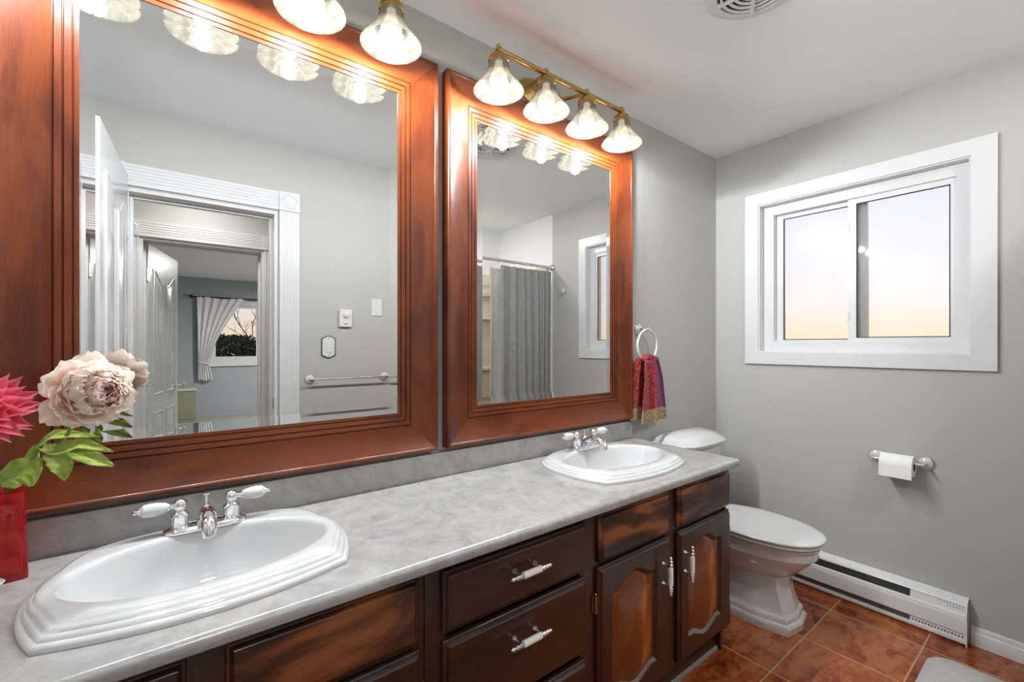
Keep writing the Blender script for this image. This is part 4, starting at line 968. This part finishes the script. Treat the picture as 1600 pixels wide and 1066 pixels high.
b = MB(); b.box(-.10, .30, YB+.05, YB+.45, .004, .52); b.build('body', 'green_box', dr, smooth=False, bevel=.004)
b = MB(); b.box(-.115, .315, YB+.04, YB+.465, .52, .545); b.build('top', 'trim', dr, smooth=False, bevel=.004)
b = MB(); b.box(-.06, .26, YB+.45, YB+.456, .06, .46); b.build('door', 'green_box', dr, smooth=False, bevel=.002)
cr_ = thing('curtain_rod', (1.2, YB+.07, 2.10), 'dark curtain rod with scrolled end above the bedroom window', 'curtain rod')
b = MB(); b.lathe([(.010, -.93), (.010, .93)], (1.2, YB+.07, 2.10), 'x', 12); b.build('rod', 'dark_metal', cr_)
for s in (-1, 1):
    b = MB(); b.ball((1.2+s*.95, YB+.07, 2.10), .028); b.tube([(1.2+s*.96, YB+.07, 2.10), (1.2+s*1.03, YB+.07, 2.125), (1.2+s*1.07, YB+.07, 2.10)], .006, 8); b.box(1.2+s*.90-.006, 1.2+s*.90+.006, YB+.0005, YB+.075, 2.09, 2.10); b.build('finial', 'dark_metal', cr_)
def tieback(xa, xb, mirror=False):
    """curtain panel gathered to one side by a tie"""
    rows = []
    for j in range(41):
        z = 2.09-(2.09-.66)*j/40; row = []
        if z > .95: q = ((z-.95)/(2.09-.95))
        else: q = 0
        left = xa+.02*(1-q) if not mirror else xa
        wid = .17+(xb-xa-.17)*(q**1.5) if z > .95 else .17+.05*((.95-z)/.29)
        if .90 < z < 1.0: wid *= .92
        for i in range(61):
            u = i/60; x = left+u*wid
            yy = YB+.085+.020*sin(u*pi*12)+.008*sin(u*pi*23+z*4)
            row.append((x, yy, z+.012*sin(u*9)))
        if mirror: row = [(2*1.255-p[0], p[1], p[2]) for p in row]
        rows.append(row)
    b = MB(); b.loft([r+[(p, q+.002, z) for p, q, z in reversed(r)] for r in rows], True, True); return b
for mir, lab in ((False, 'white tied-back cotton curtain beside the bedroom window in the mirror'), (True, 'second white tied-back curtain at the hidden side of the bedroom window')):
    if mir: continue
    t = thing('window_curtain', (.45, YB+.085, .66), lab, 'curtain')
    tieback(.32, 1.04).build('curtain_cloth', 'sheer', t, sharp=80)
    b = MB(); b.tube([(.335+.095+.10*cos(a), YB+.090+.036*sin(a), .955+.025*cos(a)*-1) for a in [2*pi*k/24 for k in range(24)]], .007, 8, closed=True); b.build('tie', 'sheer', t)
# garden outside the bedroom window
def shrub(name, x, y, r, h, label, seed, mat='hedge', n=1800):
    rnd = random.Random(seed); b = MB()
    for k in range(n):
        a, e = rnd.uniform(0, 2*pi), rnd.uniform(-.2, 1); rr = r*rnd.uniform(.5, 1)*sqrt(max(0, 1-e*e*.8))
        c = Vector((x+rr*cos(a), y+rr*sin(a)*.6, h*(.5+.5*e*rnd.uniform(.8, 1)))); s = rnd.uniform(.05, .11)
        d1 = Vector((rnd.uniform(-1, 1), rnd.uniform(-1, 1), rnd.uniform(-1, 1))).normalized(); d2 = d1.orthogonal().normalized()
        b.add([c-d1*s, c+d2*s*.5, c+d1*s, c-d2*s*.5], [(0, 1, 2, 3)])
    t = thing(name, (x, y, -.3), label, 'bush' if name == 'garden_bush' else 'tree')
    b.build('foliage', mat, t, smooth=False)
    b = MB(); b.tube([(x, y, -.35), (x+.03, y, h*.4), (x-.02, y, h*.8)], [.06, .05, .02], 8); b.build('trunk', 'bark', t)
    return t
for i, x in enumerate((1.2, 3.3, 5.4)):
    shrub('garden_bush', x, -12.4-.3*(i % 2), .95, 1.55, ('dark green bush outside the bedroom window, nearest the white curtain', 'dark green bush in the middle of the bedroom window view', 'dark green bush outside, hidden mostly by the door frame')[i], i)
def bare_tree(x, y, seed, label):
    rnd = random.Random(seed); t = thing('bare_tree', (x, y, -.3), label, 'tree'); b = MB()
    def grow(p, d, L, r, k):
        q = p+d*L; b.tube([p, p+d*L*.5+Vector((rnd.uniform(-1, 1), 0, rnd.uniform(-1, 1)))*L*.05, q], [r, r*.8, r*.6], 5)
        if k == 0: return
        for _ in range(3):
            dd = (d+Vector((rnd.uniform(-.8, .8), rnd.uniform(-.4, .4), rnd.uniform(-.1, .6)))).normalized(); grow(q-d*L*rnd.uniform(0, .4), dd, L*rnd.uniform(.55, .75), r*.6, k-1)
    grow(Vector((x, y, -.35)), Vector((.05, 0, 1)), 1.3, .04, 4); b.build('branches', 'bark', t)
bare_tree(2.2, -13.2, 3, 'bare branching tree behind the bushes outside the bedroom window')
bare_tree(3.9, -14.6, 5, 'second bare tree outside, leaning beside the bedroom window edge')
boxes('floor_garden', plain('dark_lawn', (.05, .07, .03), .95), [(-6, 12, -22, YB-.14, -.5, -.35)])

# ------------------------------------------------------------------ soap dish, vase, flowers
sd = thing('soap_dish', (-.300, -.178, ZC), 'white ceramic dish on the countertop in front of the red vase', 'soap dish')
b = MB(); b.lathe([(.030, 0), (.034, .002), (.042, .012), (.048, .022), (.046, .023), (.036, .010), (.001, .006)], (-.300, -.178, ZC+.0004), 'z', 36, sx=1.0, sy=.72); b.build('dish', 'porcelain', sd)
VA = radians(9); vcx, vcy = -.284, -.088
vs = thing('glass_vase', (vcx, vcy, ZC), 'tall square red glass vase at the left end of the countertop', 'vase')
def sq(h, z, r=.006):
    out = []
    for cx_, cy_, a0 in ((h-r, -h+r, -pi/2), (h-r, h-r, 0), (-h+r, h-r, pi/2), (-h+r, -h+r, pi)):
        for k in range(5):
            a = a0+pi/2*k/4; x, y = cx_+r*cos(a), cy_+r*sin(a); out.append((vcx+x*cos(VA)-y*sin(VA), vcy+x*sin(VA)+y*cos(VA), z))
    return out
z0 = ZC+.0005
b = MB(); b.loft([sq(.046, z0), sq(.047, z0+.004), sq(.0415, z0+.172), sq(.0405, z0+.1745), sq(.0375, z0+.1745), sq(.0365, z0+.172), sq(.0395, z0+.020), sq(.036, z0+.015, .004)], True, True); b.build('vase_body', 'redglass', vs, sharp=50)

def bloom(name, axis, C, layers, mat, parent, ncurve=8, point=False, ruffle=.0, seed=1, thick=None):
    rnd = random.Random(seed); axis = Vector(axis).normalized(); X = axis.orthogonal().normalized(); Y = axis.cross(X)
    b = MB(); b.a = []
    for (cnt, phi0, bend, L, Wd, cup, r0, back) in layers:
        for k in range(cnt):
            th = 2*pi*(k+rnd.uniform(-.25, .25))/cnt+phi0*3; rad = X*cos(th)+Y*sin(th); tan = axis.cross(rad)
            p0 = radians(phi0+rnd.uniform(-6, 6)); LL = L*rnd.uniform(.88, 1.08); WW = Wd*rnd.uniform(.88, 1.1)
            pos = Vector(C)+rad*r0-axis*back; NS = 8; NW = 6; vs_, al = [], []
            tw_ = rnd.uniform(-.25, .25); ph = rnd.uniform(0, 6)
            for i in range(NS+1):
                s = i/NS; ang = p0-radians(bend)*s
                d = rad*sin(ang)+axis*cos(ang); nrm = axis*sin(ang)-rad*cos(ang)
                if point: w = WW*(sin(pi*min(1, s*.93+.07)**.75))**.8*(1-s**5)
                else: w = WW*(s**.55)*sqrt(max(0, 1-(s**3.2)*.93))*1.0+.003
                for j in range(NW+1):
                    q = 2*j/NW-1; edge = abs(q)
                    p = pos+tan*(w*q)+nrm*(cup*w*q*q+tw_*w*q*s*.3)+nrm*ruffle*sin(q*5+ph+s*4)*s
                    if not point: p += d*(-.10*WW*(q*q)*s)*1.0+d*ruffle*.8*sin(q*9+ph)*s
                    vs_.append(tuple(p)); al.append(min(1, s*.9+.1*edge))
                pos = pos+d*(LL/NS)
            fs = [(i*(NW+1)+j, i*(NW+1)+j+1, (i+1)*(NW+1)+j+1, (i+1)*(NW+1)+j) for i in range(NS) for j in range(NW)]
            k0 = len(b.v); b.v += vs_; b.f += [tuple(v+k0 for v in f) for f in fs]; b.m += [0]*len(fs); b.a += al
    return b.build(name, mat, parent, sharp=80)
def leaf(pts, wds, name, parent, up=(0, -.6, .8), fold=.35, mat='leaf'):
    pts = [Vector(p) for p in pts]; up = Vector(up).normalized()
    # subdivide with catmull-rom
    P = []; Wd = []
    for i in range(len(pts)-1):
        a, b_, c, d = pts[max(i-1, 0)], pts[i], pts[i+1], pts[min(i+2, len(pts)-1)]
        for k in range(5):
            t = k/5; P.append(.5*((2*b_)+(c-a)*t+(2*a-5*b_+4*c-d)*t*t+(3*b_-a-3*c+d)*t**3)); Wd.append(wds[i]*(1-t)+wds[i+1]*t)
    P.append(pts[-1]); Wd.append(wds[-1]); rows = []
    for i, p in enumerate(P):
        t = (P[min(i+1, len(P)-1)]-P[max(i-1, 0)]).normalized(); s = t.cross(up).normalized(); n = s.cross(t).normalized(); row = []
        for j in range(9):
            q = j/4-1; w = Wd[i]; row.append(tuple(p+s*q*w+n*(abs(q)*w*fold+.0012*sin(i*1.3+q*7))))
        rows.append(row)
    b = MB(); b.loft([r+[tuple(Vector(v)-Vector((0, 0, .0006))) for v in reversed(r)] for r in rows], True, True); return b.build(name, mat, parent, sharp=80)
# peony leaning out over the counter towards the room
PC = Vector((-.128, -.300, 1.186))
pe = thing('artificial_peony', (vcx, vcy, ZC+.03), 'large blush pink peony in the red vase, leaning over the near sink', 'flower', 'flowers in the red vase')
AX = (.42, -.88, .10)
PC = PC+Vector((.004, 0, 0))
bloom('outer_petals', AX, PC, [(8, 96, 60, .072, .034, .25, .009, .026), (9, 82, 66, .074, .033, .30, .011, .020), (9, 70, 70, .073, .031, .35, .013, .014), (9, 60, 78, .071, .029, .4, .015, .007)], 'peony', pe, ruffle=.0026, seed=4)
bloom('loose_petal', (.2, -.9, .1), PC+Vector((-.026, .01, .008)), [(1, 78, 30, .072, .030, .4, .012, .0)], 'peony', pe, ruffle=.001, seed=12)
bloom('loose_petal', (.45, -.88, -.10), PC+Vector((-.040, .004, -.004)), [(1, 84, 38, .064, .028, .35, .016, .004)], 'peony', pe, ruffle=.001, seed=2)
bloom('middle_petals', AX, PC+Vector((.004, -.006, .002)), [(10, 54, 82, .064, .024, .45, .018, -.002), (10, 48, 88, .060, .022, .5, .019, -.009), (9, 40, 84, .053, .020, .6, .017, -.016), (8, 60, 120, .060, .020, .5, .026, -.010)], 'peony', pe, ruffle=.0034, seed=5)
o = bloom('inner_petals', AX, PC+Vector((.014, -.022, .004)), [(8, 34, 70, .040, .016, .6, .014, -.012), (7, 26, 55, .033, .013, .7, .010, -.014), (6, 14, 40, .025, .010, .8, .005, -.014)], 'peony_in', pe, ruffle=.0030, seed=6); o['label'] = 'deeper pink petals at the centre'
b = MB(); b.tube([(vcx+.015, vcy, ZC+.03), (vcx+.02, vcy-.01, ZC+.17), (-.232, -.165, 1.030), (-.190, -.21, 1.060), (-.158, -.245, 1.105), tuple(PC-Vector(AX).normalized()*.03)], [.0032]*6, 8); b.build('stem', 'stem', pe)
# leaves on the peony stem sweep right over the counter
def at(u, v, y):
    f, a = 690.85, YAW; t = (u-800)/f; d = Vector((cos(a)+sin(a)*t, sin(a)-cos(a)*t, (538.7-v)/f)); return Vector((0, CAM_Y, CAM_Z))+d*((y-CAM_Y)/d.y)
root_ = at(12, 742, -.150)
lv = thing('leaf_spray', tuple(root_-Vector((0, 0, .06))), 'sprig of yellow green leaves spilling from the red vase over the counter', 'leaves')
A_ = at(44, 728, -.19); B_ = at(62, 697, -.21)
b = MB(); b.tube([(vcx+.02, vcy-.005, ZC+.10), (vcx+.022, vcy-.012, ZC+.172), tuple(root_), tuple(A_), tuple(B_)], [.0028, .0028, .0026, .0022, .0018], 8); b.build('stem', 'stem', lv)
leaf([at(0, 752, -.17), at(22, 742, -.19), at(42, 736, -.205), at(49, 760, -.21)], [.010, .026, .024, .002], 'leaf', lv, up=(.1, -.9, .35), fold=.12)
leaf([B_, at(82, 682, -.23), at(110, 680, -.245), at(156, 682, -.27)], [.004, .012, .009, .001], 'leaf', lv, up=(0, -.7, .7))
leaf([B_, at(90, 703, -.24), at(125, 694, -.26), at(150, 699, -.27), at(177, 706, -.28)], [.004, .013, .012, .007, .001], 'leaf', lv, up=(0, -.8, .6))
leaf([at(98, 704, -.245), at(120, 707, -.25), at(150, 718, -.26), at(178, 728, -.265)], [.004, .014, .013, .001], 'leaf', lv, up=(0, -.9, .4))
leaf([at(70, 709, -.225), at(88, 716, -.23), at(98, 730, -.235), at(101, 751, -.235)], [.005, .017, .016, .001], 'leaf', lv, up=(0, -.95, .3))
leaf([A_, at(58, 706, -.20), at(70, 694, -.22)], [.010, .012, .003], 'leaf', lv, up=(0, -.8, .5))
# hot pink dahlia cut by the picture's left edge
DC = Vector((-.268, -.255, 1.163))
da = thing('artificial_dahlia', (vcx, vcy, ZC+.03), 'hot pink dahlia with pointed petals in the red vase', 'flower', 'flowers in the red vase')
AD = (.35, -.85, .40)
bloom('petals', AD, DC, [(14, 104, 25, .080, .0175, .5, .004, .014), (14, 88, 30, .078, .0175, .5, .004, .010), (13, 72, 30, .072, .0165, .6, .004, .006), (12, 56, 30, .062, .015, .7, .004, .003), (10, 40, 30, .048, .010, .8, .003, 0), (8, 24, 30, .034, .008, .8, .002, 0)], 'dahlia', da, point=True, seed=9)
b = MB(); b.tube([(vcx-.01, vcy, ZC+.03), (vcx-.005, vcy-.01, ZC+.175), (-.283, -.19, 1.07), tuple(DC-Vector(AD).normalized()*.012)], [.004, .004, .0036, .0032], 8); b.build('stem', 'stem', da)

for o in bpy.data.objects:
    if '_o' in o: del o['_o']
